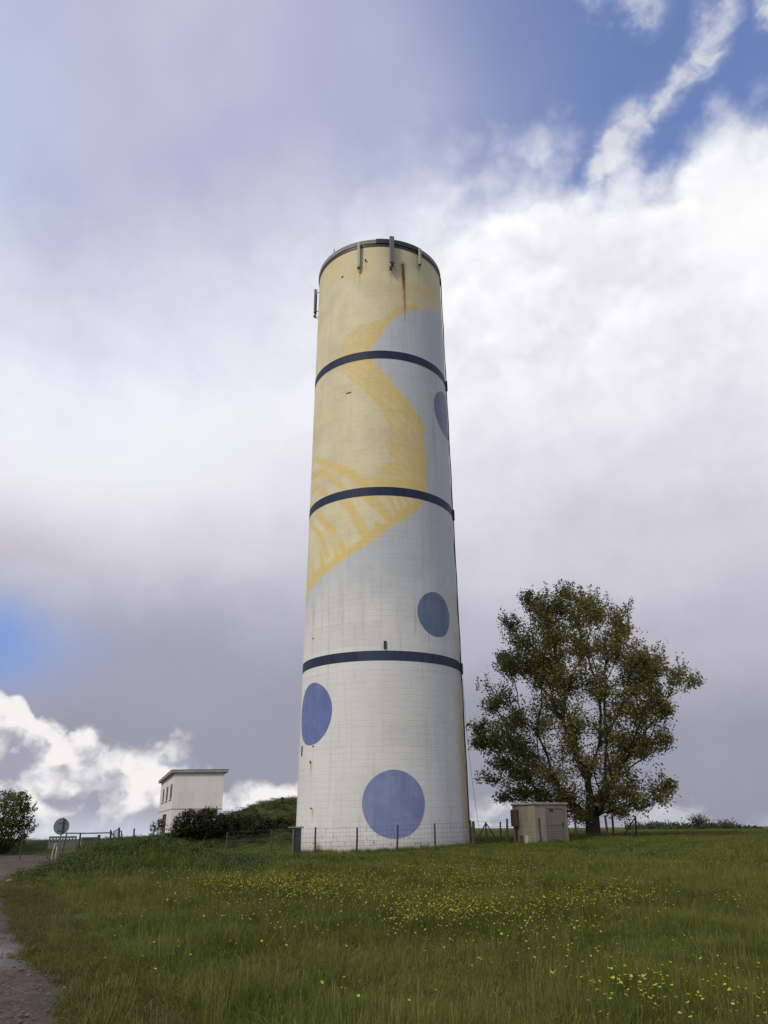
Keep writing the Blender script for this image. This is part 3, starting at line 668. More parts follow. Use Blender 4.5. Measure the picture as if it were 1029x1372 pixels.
# ------------------------------------------------------------------ white flat-roofed building beyond the mound
Ac = at(230.5, 1080, 65.0); Bc = at(299, 1060, 65.0); Fc = at(213.5, 1080, 81.0)
a2 = Vector((Ac.x, Ac.y)); b2 = Vector((Bc.x, Bc.y)); f2 = Vector((Fc.x - .0, Fc.y))
ux = (b2 - a2).normalized(); uy = (f2 - a2).normalized()
bw, bl = (b2 - a2).length, (f2 - a2).length
zb = -0.3; zt = 5.42
t = empty('white_building', (a2.x, a2.y, 0), 'white flat-roofed two-storey building behind the bramble mound', 'building')
def bp(u, v, z): return Vector((ux.x * u + uy.x * v, ux.y * u + uy.x * 0 + uy.y * v, z))
def bquad(mb, pts):
    b = len(mb.v); mb.v += pts; mb.f.append(tuple(range(b, b + len(pts)))); return mb
# side wall with real openings: built from panels around each opening, 0.25 m thick reveals
ops = [(1.2, 4.0, 3.55, 4.70), (6.0, 8.8, 3.55, 4.70), (10.9, 13.6, 3.55, 4.70), (5.6, 11.0, -.3, 2.50)]
vs_ = sorted({0.0, bl} | {o[0] for o in ops} | {o[1] for o in ops}); zs_ = sorted({zb, zt} | {o[2] for o in ops} | {o[3] for o in ops})
mb = MB()
for i in range(len(vs_) - 1):
    for j in range(len(zs_) - 1):
        vm, zm = (vs_[i] + vs_[i + 1]) / 2, (zs_[j] + zs_[j + 1]) / 2
        if any(o[0] < vm < o[1] and o[2] < zm < o[3] for o in ops): continue
        bquad(mb, [bp(0, vs_[i + 1], zs_[j]), bp(0, vs_[i], zs_[j]), bp(0, vs_[i], zs_[j + 1]), bp(0, vs_[i + 1], zs_[j + 1])])
for o in ops:
    a, b, c, d = o; dp = .07
    bquad(mb, [bp(0, a, c), bp(dp, a, c), bp(dp, a, d), bp(0, a, d)]); bquad(mb, [bp(dp, b, c), bp(0, b, c), bp(0, b, d), bp(dp, b, d)])
    bquad(mb, [bp(0, a, d), bp(dp, a, d), bp(dp, b, d), bp(0, b, d)]); bquad(mb, [bp(dp, a, c), bp(0, a, c), bp(0, b, c), bp(dp, b, c)])
bquad(mb, [bp(0, 0, zb), bp(bw, 0, zb), bp(bw, 0, zt), bp(0, 0, zt)])
bquad(mb, [bp(bw, 0, zb), bp(bw, bl, zb), bp(bw, bl, zt), bp(bw, 0, zt)])
bquad(mb, [bp(bw, bl, zb), bp(0, bl, zb), bp(0, bl, zt), bp(bw, bl, zt)])
mb.build('wall', M['render'], t)
def slab(u0, u1, v0, v1, z0, z1):
    mb = MB(); mb.v = [bp(u0, v0, z0), bp(u1, v0, z0), bp(u1, v1, z0), bp(u0, v1, z0), bp(u0, v0, z1), bp(u1, v0, z1), bp(u1, v1, z1), bp(u0, v1, z1)]
    mb.f = [(0, 3, 2, 1), (4, 5, 6, 7), (0, 1, 5, 4), (1, 2, 6, 5), (2, 3, 7, 6), (3, 0, 4, 7)]; return mb
slab(-.28, bw + .30, -.22, bl + .3, zt + .003, zt + .20).build('roof', M['roof_slab'], t, bevel=.02)
slab(-.30, bw + .32, -.24, bl + .32, zt + .203, zt + .235).build('roof_flashing', M['grey_metal'], t)
slab(-.012, bw + .01, -.015, bl + .01, 2.74, 2.81).build('string_course', M['roof_slab'], t)
for k, o in enumerate(ops):
    a, b, c, d = o
    if k < 3:
        fr_ = slab(.04, .058, a, b, c, c + .08); 
        for w_ in (slab(.04, .058, a, b, d - .08, d), slab(.04, .058, a, a + .1, c + .08, d - .08), slab(.04, .058, b - .1, b, c + .08, d - .08), slab(.04, .058, (a + b) / 2 - .05, (a + b) / 2 + .05, c + .08, d - .08)):
            n0 = len(fr_.v); fr_.v += w_.v; fr_.f += [tuple(i + n0 for i in f_) for f_ in w_.f]
        wn = fr_.build('window', M['frame'], t)
        slab(.062, .075, a, b, c, d).build('pane', M['window_dark'], wn)
        slab(-.05, .035, a - .05, b + .05, c - .09, c - .003).build('sill', M['roof_slab'], wn)
    else:
        slab(.06, .12, a, b, c, d).build('door', M['window_dark'], t)

# ------------------------------------------------------------------ beige equipment shed by the tree
p0, p1, p2 = at(716.5, 1105, 46.8), at(761, 1105, 47.6), at(687.5, 1105, 49.6)
a2 = Vector((p0.x, p0.y)); b2 = Vector((p1.x, p1.y)); f2 = Vector((p2.x, p2.y))
ux = (b2 - a2).normalized(); uy = (f2 - a2).normalized(); bw, bl = (b2 - a2).length, (f2 - a2).length
zg = hz(a2.x, a2.y); t = empty('equipment_shed', (a2.x, a2.y, zg), 'small beige concrete shed with a louvred door under the tree', 'shed')
zt = at(715, 1078, 46.8).z - zg; zb = -.3
slab(0, bw, 0, bl, zb, zt).build('wall', M['shed'], t, bevel=.02)
slab(-.07, bw + .07, -.07, bl + .07, zt + .002, zt + .11).build('roof', M['roof_slab'], t, bevel=.02)
d0, d1 = bw * .36, bw * .88
slab(d0, d1, -.035, -.003, .06, 1.72).build('door', M['shed_door'], t, bevel=.01)
dr = t.children[-1]
slab(d0 - .06, d0 - .003, -.045, -.003, .0, 1.80).build('door_frame', M['shed_door'], t); slab(d1 + .003, d1 + .06, -.045, -.003, .0, 1.80).build('door_frame', M['shed_door'], t); slab(d0 - .06, d1 + .06, -.045, -.003, 1.803, 1.86).build('door_frame', M['shed_door'], t)
l0, l1 = bw * .43, bw * .78
slab(l0, l1, -.045, -.037, .20, .98).build('vent_backing', M['dark_metal'], dr)
for k in range(9):
    z = .23 + k * .082; mb = slab(l0 + .03, l1 - .03, -.075, -.047, z, z + .045)
    for i in (4, 5): mb.v[i] = mb.v[i] + Vector((0, .018, .012))
    mb.build('louvre', M['shed_door'], dr)
for (u0, u1, z0, z1) in ((l0 - .03, l0 + .028, .16, 1.02), (l1 - .028, l1 + .03, .16, 1.02), (l0 + .03, l1 - .03, .16, .21), (l0 + .03, l1 - .03, .97, 1.02)):
    slab(u0, u1, -.08, -.047, z0, z1).build('vent_frame', M['shed_door'], dr)
slab(d1 - .14, d1 - .08, -.075, -.037, .95, 1.12).build('handle', M['dark_metal'], dr)
slab(bw * .46, bw * .56, -.06, -.003, zt - .36, zt - .20).build('lamp_box', M['dark_metal'], t)
slab(-.17, -.003, bl * .70, bl * .98, zt - 1.12, zt - .22).build('meter_box', M['rust_wood'], t, bevel=.015)
slab(-.06, -.003, bl * .80, bl * .88, .1, zt - 1.125).build('conduit', M['dark_metal'], t)
slab(-.045, -.004, bl * .55, bl * .70, -.1, .42).build('patch', M['rust_wood'], t)
pm = at(706, 1128, 46.3)
t = empty('marker_stone', (pm.x, pm.y, hz(pm.x, pm.y)), 'small pale marker stone leaning in the grass by the shed', 'marker stone')
MB().box((0, 0, .18), (.17, .10, .52), Matrix.Rotation(R(9), 3, 'Y'), .85).build('slab', M['stone'], t, bevel=.02)

# ------------------------------------------------------------------ round sign seen from behind, with its leaning prop
pb = at(76, 1156, 38.0); zb = hz(pb.x, pb.y); pc = at(81.6, 1107.3, 38.0)
t = empty('round_road_sign', (pb.x, pb.y, zb), 'round grey sign seen from behind on a pole beside the track', 'sign')
top = at(85, 1095.5, 38.0)
MB().tube([(0, 0, -.3), (top.x - pb.x, 0, top.z - zb)], .034, 8).build('pole', M['grey_metal'], t)
cv = Vector((pc.x - pb.x, .0, pc.z - zb))
v = []; f = []; n = 48; r_ = .345
for k in range(n):
    w = 2 * math.pi * k / n; v.append((cv.x + r_ * math.cos(w), .045, cv.z + r_ * math.sin(w)))
for k in range(n):
    w = 2 * math.pi * k / n; v.append((cv.x + r_ * math.cos(w), .075, cv.z + r_ * math.sin(w)))
for k in range(n):
    w = 2 * math.pi * k / n; v.append((cv.x + (r_ - .02) * math.cos(w), .058, cv.z + (r_ - .02) * math.sin(w)))
f = [(k, (k + 1) % n, n + (k + 1) % n, n + k) for k in range(n)] + [(k, 2 * n + k, 2 * n + (k + 1) % n, (k + 1) % n) for k in range(n)] + [tuple(n + k for k in range(n)), tuple(2 * n + k for k in reversed(range(n)))]
v = [Vector(q) + Vector((0, 0, 0)) for q in v]
link('disc', v, f, M['sign_back'], t)
for dz in (-.16, .16):
    MB().box((cv.x, .03, cv.z + dz), (.30, .03, .035)).build('clamp', M['grey_metal'], t)
pp = at(79.5, 1153, 38.6); pq = at(87, 1117, 38.6); zp = hz(pp.x, pp.y)
t = empty('leaning_pole', (pp.x, pp.y, zp), 'thin leaning pole just right of the round sign', 'pole')
MB().tube([(0, 0, -.2), (pq.x - pp.x + .06, .05, pq.z - zp)], .03, 7).build('shaft', M['rust_wood'], t)

# ------------------------------------------------------------------ barrier, balustrades, gate and posts at the brow
def post_thing(px, py0, py1, Yd, rad, m, label, name='post', cat='post', group=None):
    p = at(px, py0, Yd); zb = hz(p.x, p.y); q_ = at(px, py1, Yd)
    t = empty(name, (p.x, p.y, zb), label, cat, group)
    MB().tube([(0, 0, -.3), (q_.x - p.x, 0, q_.z - zb)], [rad, rad * .92], 7).build('shaft', m, t); return t
a, b = at(87, 1116.3, 46.0), at(150, 1115.6, 46.0)
t = empty('barrier_rail', (a.x, a.y, hz(a.x, a.y)), 'long thin metal barrier rail left of the wire gate', 'barrier'); o0 = Vector(t.location)
MB().tube([a - o0, (a + b) / 2 - o0 + Vector((0, 0, -.02)), b - o0], .035, 7).build('rail', M['grey_metal'], t)
for px in (108, 149):
    q_ = at(px, 1116, 46.0); MB().tube([Vector((q_.x, q_.y, hz(q_.x, q_.y) - .3)) - o0, q_ - o0], .045, 7).build('upright', M['dark_metal'], t)
post_thing(133, 1128, 1118.5, 46.5, .085, M['post'], 'stout dark wooden post under the barrier rail')
post_thing(180, 1124, 1110, 45.5, .05, M['post'], 'lone slanted post right of the wire gate')
# triangular wire gate
g0, g1 = at(152.5, 1122, 45.5), at(160, 1122, 45.5)
t = empty('wire_gate', (g0.x, g0.y, hz(g0.x, g0.y)), 'narrow gate of tube and wire on the crest of the knoll', 'gate'); o0 = Vector(t.location)
P = lambda px, py: at(px, py, 45.5) - o0
MB().tube([P(148, 1126), P(148.5, 1112)], .045, 7).build('gate_post', M['dark_metal'], t)
MB().tube([P(159.7, 1126), P(159.7, 1108.5)], .05, 7).build('gate_post', M['dark_metal'], t)
MB().tube([P(152.5, 1126), P(152.5, 1114), P(159.6, 1110.5)], .028, 6).build('gate_frame', M['dark_metal'], t)
MB().tube([P(162.8, 1125), P(162.8, 1113)], .035, 6).build('gate_post', M['dark_metal'], t)
MB().tube([P(148.5, 1113), P(152.5, 1121)], .025, 6).build('brace', M['dark_metal'], t)
MB().tube([P(159.7, 1113.4), P(162.8, 1113.4)], .025, 6).build('gate_frame', M['dark_metal'], t)
mb = MB()
for k in range(9): mb.tube([P(152.6 + k * .8, 1123), P(152.6 + k * .8, 1114 - k * .4)], .006, 3, False)
for k in range(8): mb.tube([P(152.6, 1122.5 - k), P(159.6, 1122 - k * 1.2)], .006, 3, False)
mb.build('wire_mesh', M['wire'], t)['kind'] = 'stuff'
def balustrade(px0, px1, pyt, pyb, Yd, label, dy=.6):
    a, b = at(px0, pyt, Yd), at(px1, pyt, Yd + dy); zl = at(px0, pyb, Yd).z
    t = empty('concrete_balustrade', (a.x, a.y, zl), label, 'balustrade', 'pale concrete balustrades beside the track'); o0 = Vector(t.location)
    d = Vector((b.x - a.x, b.y - a.y, 0)); L = d.length; ang = math.atan2(d.y, d.x); rot = Matrix.Rotation(ang, 3, 'Z'); hh = a.z - zl
    dn = d.normalized()
    MB().box(dn * (L / 2) + Vector((0, 0, hh - .05)), (L, .16, .10), rot).build('top_rail', M['concrete'], t, bevel=.01)
    MB().box(dn * (L / 2) + Vector((0, 0, hh * .24)), (L - .02, .12, hh * .50), rot).build('panel', M['concrete'], t, bevel=.01)
    n = max(3, int(L / .17)); pr = None
    for k in range(n + 1):
        if pr is None: pr = MB().box((0, 0, 0), (.075, .09, hh * .5 - .10), rot).build('baluster', M['concrete'], t); o = pr
        else: o = pr.copy(); C.objects.link(o); o.parent = t
        o.location = dn * (.04 + (L - .08) * k / n) + Vector((0, 0, hh * .49 + (hh * .5 - .10) / 2 + .002))
    return t
balustrade(66, 103, 1120.5, 1137.5, 47.5, 'longer pale concrete balustrade behind the round sign')
balustrade(109, 132, 1121.8, 1133, 48.5, 'shorter pale concrete balustrade behind the stout post', 1.0)
pa = at(85, 1143.5, 45.0)
t = empty('timber_stack', (at(90, 1140, 46).x, 46.0, hz(at(90, 1140, 46).x, 46.0)), 'low stack of dark boards behind the round sign', 'boards')
for k in range(4): MB().box((random.uniform(-.05, .05), 0, .05 + .095 * k), (.85, .5, .085), Matrix.Rotation(R(random.uniform(-4, 4)), 3, 'Z')).build('board', M['rust_wood'], t)
h0 = at(73, 1141, 42.5)
t = empty('hoop_post', (h0.x, h0.y, hz(h0.x, h0.y)), 'small white bent hoop post left of the round sign', 'hoop')
o0 = Vector(t.location); h_ = at(74, 1130, 42.5).z - o0.z
MB().tube([(-.07, 0, -.2), (-.09, 0, h_ * .55), (-.02, 0, h_ * .95), (.05, 0, h_), (.09, 0, h_ * .8), (.08, 0, -.2)], .022, 7).build('hoop', M['white_paint'], t, smooth=True)
p = at(29, 1133, 46.0); zb = hz(p.x, p.y); q_ = at(29, 1110.5, 46)
t = empty('marker_post', (p.x, p.y, zb), 'slim marker post with a faded red head beside the shrub', 'marker post')
MB().tube([(0, 0, -.2), (0, 0, q_.z - zb - .2)], .032, 7).build('shaft', M['post'], t)
MB().box((0, 0, q_.z - zb - .12), (.16, .05, .2)).build('head', mat('faded_red', (.12, .065, .06), .7), t, bevel=.01)
p = at(378.5, 1070, 66.0); zb = hz(p.x, p.y)
t = empty('vent_stub', (p.x, p.y, zb), 'short dark vent stub on the top of the mound', 'vent')
MB().tube([(0, 0, -.2), (0, 0, .42)], .12, 8).build('pipe', M['dark_metal'], t); MB().tube([(0, 0, .42), (0, 0, .50)], [.17, .14], 8).build('cap', M['dark_metal'], t)
p = gnd(12, 1187, 0.0)
t = empty('pale_rock', (p.x, p.y, hz(p.x, p.y)), 'single small white stone at the edge of the track', 'stone')
v = []; 
mbk = MB(); mbk.tube([(0, 0, -.03), (0, 0, .0), (.01, 0, .07), (0, .01, .11)], [.10, .15, .12, .04], 7); mbk.build('stone', M['white_paint'], t)

# ------------------------------------------------------------------ vegetation
def leaf_mesh(Pn, size, rg, up_bias=.35, aspect=.62):
    """one bent four-cornered leaf per point"""
    n = len(Pn); nrm = rg.normal(size=(n, 3)); nrm[:, 2] = np.abs(nrm[:, 2]) + up_bias
    nrm /= np.linalg.norm(nrm, axis=1, keepdims=True)
    a = np.cross(nrm, rg.normal(size=(n, 3))); a /= np.linalg.norm(a, axis=1, keepdims=True); b = np.cross(nrm, a)
    s = (np.asarray(size) * rg.uniform(.65, 1.25, n))[:, None]
    V = np.stack([Pn - a * s * .5, Pn + b * s * .5 * aspect + nrm * s * .10, Pn + a * s * .55, Pn - b * s * .5 * aspect + nrm * s * .10], 1).reshape(-1, 3)
    Fq = np.arange(n * 4).reshape(n, 4)
    return V, Fq, np.repeat(rg.uniform(0, 1, n), 4)
class Tubes:
    """many tapering round limbs collected into one mesh"""
    def __init__(s): s.V = []; s.F = []; s.n = 0
    def add(s, P, rad, k=5):
        P = np.asarray(P, float); m = len(P); rad = np.broadcast_to(rad, (m,))
        T = np.gradient(P, axis=0); T /= np.linalg.norm(T, axis=1, keepdims=True) + 1e-9
        ref = np.where(np.abs(T[:, 2:3]) > .9, [[1., 0, 0]], [[0, 0, 1.]])
        a = np.cross(T, ref); a /= np.linalg.norm(a, axis=1, keepdims=True) + 1e-9; b = np.cross(T, a)
        w = np.arange(k) * 2 * np.pi / k
        V = P[:, None] + rad[:, None, None] * (a[:, None] * np.cos(w)[None, :, None] + b[:, None] * np.sin(w)[None, :, None])
        i = np.arange(m - 1)[:, None] * k; j = np.arange(k)[None]; j2 = (j + 1) % k
        F = np.stack([i + j, i + j2, i + k + j2, i + k + j], -1).reshape(-1, 4) + s.n
        s.V.append(V.reshape(-1, 3)); s.F.append(F); s.n += m * k
    def build(s, name, m, parent, smooth=True):
        return link_np(name, np.concatenate(s.V), np.concatenate(s.F), m, parent, smooth)
def bez(p0, p1, p2, n):
    t = np.linspace(0, 1, n)[:, None]; return (1 - t) ** 2 * p0 + 2 * t * (1 - t) * p1 + t * t * p2
M['leaf'] = leaf_mat('poplar_leaf', (.082, .092, .022), (.265, .262, .078), .38)
M['leaf_shrub'] = leaf_mat('shrub_leaf', (.055, .076, .018), (.13, .145, .038), .32)
M['leaf_bramble'] = leaf_mat('bramble_leaf', (.026, .030, .012), (.062, .060, .025), .15, .6)
M['leaf_weed'] = leaf_mat('weed_leaf', (.046, .064, .017), (.090, .112, .032), .25)
M['leaf_far'] = leaf_mat('far_leaf', (.040, .046, .024), (.070, .074, .040), .2)
M['leaf_far2'] = leaf_mat('far_leaf_brown', (.056, .048, .034), (.088, .076, .052), .2)

def big_tree(base, lobes, label, rg):
    t = empty('broadleaf_tree', base, label, 'tree'); base = np.array(base)
    nodes = [np.array([.05 * math.sin(z), .04 * math.cos(2 * z), z]) for z in np.linspace(-.4, 2.6, 9)]
    par = [-1] + list(range(8)); wt = [0.0] * 9; plen = list(np.linspace(0, 3.0, 9))
    dist = [np.linalg.norm(l[:3] - np.array([0, 0, 2.6])) for l in lobes]
    twig_roots = []
    for oi in np.argsort(dist):
        L = lobes[oi]; c = L[:3]
        N = np.array(nodes); d = np.linalg.norm(N - c, axis=1)
        steep = (c[2] - N[:, 2]) / (d + 1e-6)
        cost = d * (1 + np.clip(.25 - steep, 0, 2) * .8) + .82 * np.array(plen) + np.where(N[:, 2] < 1.0, 50, 0)
        k = int(np.argmin(cost)); p0 = N[k]
        # leave the parent roughly in the parent's own direction, more upright, then arch over
        td = N[k] - N[par[k]] if par[k] >= 0 else np.array([0, 0, 1.]); td = td / (np.linalg.norm(td) + 1e-9)
        mid = p0 + (c - p0) * .45 + (td * .12 + np.array([0, 0, .05])) * d[k] + rg.normal(size=3) * .05 * d[k]
        n = max(4, int(d[k] / .6)); B = bez(p0, mid, c, n + 1)
        B[1:-1] += rg.normal(size=(n - 1, 3)) * .05
        last = k; path = []
        for q_ in B[1:]:
            pl_ = plen[last] + np.linalg.norm(q_ - nodes[last])
            nodes.append(q_); par.append(last); wt.append(0.0); plen.append(pl_); last = len(nodes) - 1; path.append(last)
        wt[last] += L[3] ** 2
        twig_roots.append((oi, path))
    order = range(len(nodes) - 1, 0, -1); acc = list(wt)
    for i in order:
        if par[i] >= 0: acc[par[i]] += acc[i]
    tot = acc[4]
    rad = [max(.018, .40 * (a / tot) ** .52) for a in acc]
    trunk, limbs = Tubes(), Tubes()
    zt_ = np.array([nodes[i] for i in range(9)]); rr_ = np.array([.66, .54, .48, .46, .44, .42, .38, .32, .24])
    trunk.add(zt_, rr_, 14)
    N = np.array(nodes)
    for oi, path in twig_roots:
        k = par[path[0]]; pts = [N[k]] + [N[i] for i in path]
        rads = [min(rad[k], rad[path[0]] * 1.15)] + [rad[i] for i in path]
        limbs.add(pts, np.array(rads), 7 if rads[0] > .08 else 5)
    trunk.build('trunk', M['bark'], t)
    LP = []; TW = []
    for oi, path in twig_roots:
        c, r_, dens = lobes[oi][:3], lobes[oi][3], lobes[oi][4]
        src = [N[i] for i in path[-max(2, len(path) // 2):]]
        for _ in range(int(13 * dens * rg.uniform(.55, 1.15)) + 4):
            s_ = src[rg.integers(len(src))]
            v_ = rg.normal(size=3); v_ /= np.linalg.norm(v_); v_[2] = v_[2] * .85 + .34
            e = c + v_ * r_ * rg.uniform(.5, 1.45)
            mid = (s_ + e) / 2 + rg.normal(size=3) * .12 * r_
            B = bez(s_, mid, e, 6); limbs.add(B, np.linspace(.022, .006, 6), 3)
            m = int(38 * dens * (r_ / 1.2) ** .9 * rg.uniform(.5, 1.3)) + 10
            tt = rg.beta(2.2, 1.1, m)
            q_ = np.stack([np.interp(tt, np.linspace(0, 1, 6), B[:, i]) for i in range(3)], 1)
            LP.append(q_ + rg.normal(size=(m, 3)) * (.11 + .11 * r_ * rg.uniform(.5, 1))); TW.append(np.full(m, rg.uniform()))
        if c[2] > 8.5:                              # upright leaders that break the outline
            for _ in range(3):
                s_ = c + rg.normal(size=3) * np.array([.6, .6, .3]) * r_; e = s_ + np.array([rg.normal() * .22, rg.normal() * .22, r_ * .8 + rg.uniform(.1, .7)])
                B = bez(s_, (s_ + e) / 2 + rg.normal(size=3) * .06, e, 5); limbs.add(B, np.linspace(.016, .005, 5), 3); m = 34; tt = rg.uniform(.15, 1.03, m)
                LP.append(np.stack([np.interp(tt, np.linspace(0, 1, 5), B[:, i]) for i in range(3)], 1) + rg.normal(size=(m, 3)) * .11); TW.append(np.full(m, rg.uniform()))
    for oi, path in twig_roots:                     # leafy side shoots along the limbs
        for i in path[:-1]:
            if np.hypot(N[i][0], N[i][1]) + .35 * N[i][2] < 3.0: continue
            for _ in range(1):
                e = N[i] + rg.normal(size=3) * .55 + np.array([0, 0, .35]); B = bez(N[i], (N[i] + e) / 2 + rg.normal(size=3) * .08, e, 4)
                limbs.add(B, np.linspace(.014, .005, 4), 3); m = 16; tt = rg.uniform(.3, 1.1, m)[:, None]
                LP.append(N[i] + (e - N[i]) * tt + rg.normal(size=(m, 3)) * .17); TW.append(np.full(m, rg.uniform()))
    limbs.build('branch', M['twig'], t)
    LP = np.concatenate(LP); print('leaves', len(LP))
    V, Fq, rv = leaf_mesh(LP, .185, rg)
    rv = np.clip(.5 * rv + .5 * np.repeat(np.concatenate(TW), 4), 0, 1)  # leaf tone also varies by twig, imitating lit clumps in the colour
    o = link_np('crown', V, Fq, M['leaf'], t, False, {'rnd': ('POINT', rv)})
    return t, len(LP)
tb = at(796, 1130, 55.0); tbz = hz(tb.x, tb.y)
LB = [(720, 815, 20, 1), (707, 798, 10, .7), (750, 806, 18, 1), (771, 799, 17, 1), (757, 790, 7, .6), (800, 822, 22, 1), (826, 826, 14, .6), (832, 845, 13, .7), (685, 832, 15, .8), (700, 858, 24, 1), (740, 850, 30, 1), (785, 862, 30, 1), (824, 868, 22, .9), (847, 888, 17, .8), (690, 890, 23, 1), (672, 884, 12, .7), (670, 930, 21, .9), (655, 942, 9, .6), (720, 908, 28, 1), (765, 912, 30, 1), (806, 920, 25, .9), (845, 922, 22, .7), (878, 888, 19, .9), (862, 880, 12, .7), (905, 905, 17, .8), (930, 911, 11, .8), (884, 930, 22, .9), (860, 958, 24, .9), (895, 952, 13, .8), (655, 988, 22, 1), (638, 992, 11, .8), (640, 970, 10, .7), (685, 984, 25, 1), (725, 962, 29, .8), (770, 968, 30, .8), (815, 974, 29, .8), (670, 1020, 23, 1), (653, 1042, 13, .8), (700, 1035, 24, 1), (740, 1028, 30, .8), (785, 1022, 30, .7), (830, 1018, 30, .9), (868, 998, 24, .9), (888, 992, 13, .8), (690, 1058, 13, .8), (672, 1062, 8, .6), (720, 1062, 19, .9), (758, 1068, 22, .9), (800, 1068, 22, .8), (845, 1058, 25, .9), (880, 1058, 20, .8), (898, 1052, 10, .8), (830, 1082, 12, .7), (862, 1078, 12, .8), (774, 1088, 11, .8), (745, 1088, 8, .6), (818, 1045, 18, .7)]
LB2 = [(735, 830, 16, .7), (712, 835, 15, .7), (770, 830, 18, .7), (812, 850, 16, .7), (745, 882, 18, .7), (785, 890, 18, .7), (720, 880, 17, .7), (700, 930, 18, .7), (745, 940, 18, .7), (790, 945, 18, .7), (830, 948, 18, .7), (830, 900, 17, .7), (862, 905, 16, .7), (890, 912, 14, .7), (700, 1008, 18, .8), (650, 1012, 13, .7), (668, 992, 15, .7), (720, 1000, 18, .7), (760, 1000, 18, .7), (800, 1000, 18, .7), (845, 990, 18, .7), (850, 1030, 17, .7), (690, 960, 15, .7), (760, 1050, 16, .7), (785, 1060, 16, .6), (820, 1062, 15, .7), (862, 1048, 15, .7), (735, 1052, 15, .7), (918, 920, 10, .6), (672, 912, 12, .6), (690, 862, 13, .6)]
rg = np.random.default_rng(21); lobes = []
for (px, py, pr, dn) in LB + LB2[:24:2]:
    hw = 150.0 * math.sqrt(max(.08, 1 - ((py - 960) / 190.0) ** 2))
    dm = 6.6 * math.sqrt(max(.04, 1 - min(1, abs(px - 785) / (hw + 1)) ** 2)) * (hw / 150)
    reps = 1 if dm < 2.2 else (2 if dm < 4.2 else 3)
    for k in range(reps):
        dy = dm * ((k + .5) / reps * 2 - 1) * .85 + rg.normal() * .5
        q_ = at(px + rg.normal() * 4 * (reps > 1), py + 5 + rg.normal() * 4 * (reps > 1), 55.0 + dy)
        lobes.append(np.array([q_.x - tb.x, q_.y - tb.y, q_.z - tbz, pr * .93 * 55 / 1010.0, dn * (.88 if reps > 1 else 1.15)]))
big_tree((tb.x, tb.y, tbz), lobes, 'large round-crowned broadleaf tree standing right of the tower', rg)

def shrub(name, base, blobs, nleaf, size, m, label, cat, rg, group=None, stems=10, sprigs=0, surf=.35, wood='twig', trunk_h=0.0, rad=.04):
    """blobs: (x, y, z, rx, ry, rz) relative to the base; leaves crowd towards the outside"""
    t = empty(name, base, label, cat, group); LP = []; st = Tubes()
    vol = np.array([b[3] * b[4] * b[5] for b in blobs]) ** .67; vol /= vol.sum()
    for b, w in zip(blobs, vol):
        n = int(nleaf * w); v_ = rg.normal(size=(n, 3)); v_ /= np.linalg.norm(v_, axis=1, keepdims=True)
        # leaf sprays: many small tufts instead of an even cloud
        nt = max(6, n // 22); tv = rg.normal(size=(nt, 3)); tv /= np.linalg.norm(tv, axis=1, keepdims=True)
        tr = 1 - np.abs(rg.normal(size=nt)) * surf; tc_ = tv * np.clip(tr, .15, 1.12)[:, None]
        k = rg.integers(nt, size=n); q_ = tc_[k] + rg.normal(size=(n, 3)) * .10
        LP.append(np.array(b[:3]) + q_ * np.array(b[3:6]))
        for j in rg.choice(nt, min(nt, max(2, int(stems * w) + 1)), replace=False):
            e = np.array(b[:3]) + tc_[j] * np.array(b[3:6]); s_ = np.array([rg.normal() * rad, rg.normal() * rad, trunk_h if trunk_h else -.1])
            st.add(bez(s_, np.array([e[0] * .5, e[1] * .5, e[2] * .35 + s_[2] * .5]), e, 6), np.linspace(rad, rad * .2, 6), 4)
    if sprigs:
        for _ in range(sprigs):
            b = blobs[rg.integers(len(blobs))]; v_ = rg.normal(size=3); v_ /= np.linalg.norm(v_); v_[2] = abs(v_[2])
            s_ = np.array(b[:3]) + v_ * np.array(b[3:6]) * .8; e = s_ + (v_ * .6 + np.array([0, 0, .7])) * rg.uniform(.3, .8) * b[5] * .6
            st.add(bez(s_, (s_ + e) / 2 + rg.normal(size=3) * .05, e, 5), np.linspace(.018, .006, 5), 3)
            m_ = 16; tt = rg.uniform(.1, 1, m_)[:, None]; LP.append(s_ + (e - s_) * tt + rg.normal(size=(m_, 3)) * .07)
    if trunk_h: st.add([(0, 0, -.2), (.02, 0, trunk_h * .5), (0, .02, trunk_h + .2)], np.array([rad * 1.7, rad * 1.3, rad]), 7)
    LP = np.concatenate(LP); V, Fq, rv = leaf_mesh(LP, size, rg)
    link_np('crown' if trunk_h else 'foliage', V, Fq, m, t, False, {'rnd': ('POINT', rv)})
    if st.n: st.build('trunk' if trunk_h else 'stem', M[wood], t)
    return t
rg = np.random.default_rng(5)
# shrub tree at the left edge
b0 = at(5, 1135, 55.5); bz = hz(b0.x, b0.y)
def rel(px, py, Yd, b, bz): q_ = at(px, py, Yd); return (q_.x - b.x, q_.y - b.y, q_.z - bz)
bl = []
for (px, py, r1, r2) in ((-10, 1095, 1.6, 1.6), (8, 1095, 1.5, 1.5), (20, 1112, 1.1, 1.1), (22, 1085, .9, 1.0), (33, 1092, .7, .8), (34, 1110, .65, .8), (2, 1120, 1.3, 1.0), (-20, 1115, 1.6, 1.4), (28, 1075, .4, .6), (8, 1080, .9, .9)):
    bl.append((*rel(px, py, 55.5 + rg.normal() * .4, b0, bz), r1, r1 * 1.1, r2))
shrub('shrub', (b0.x, b0.y, bz), bl, 8500, .15, M['leaf_shrub'], 'tall leafy green shrub at the left edge beyond the track', 'shrub', rg, stems=26, sprigs=46)
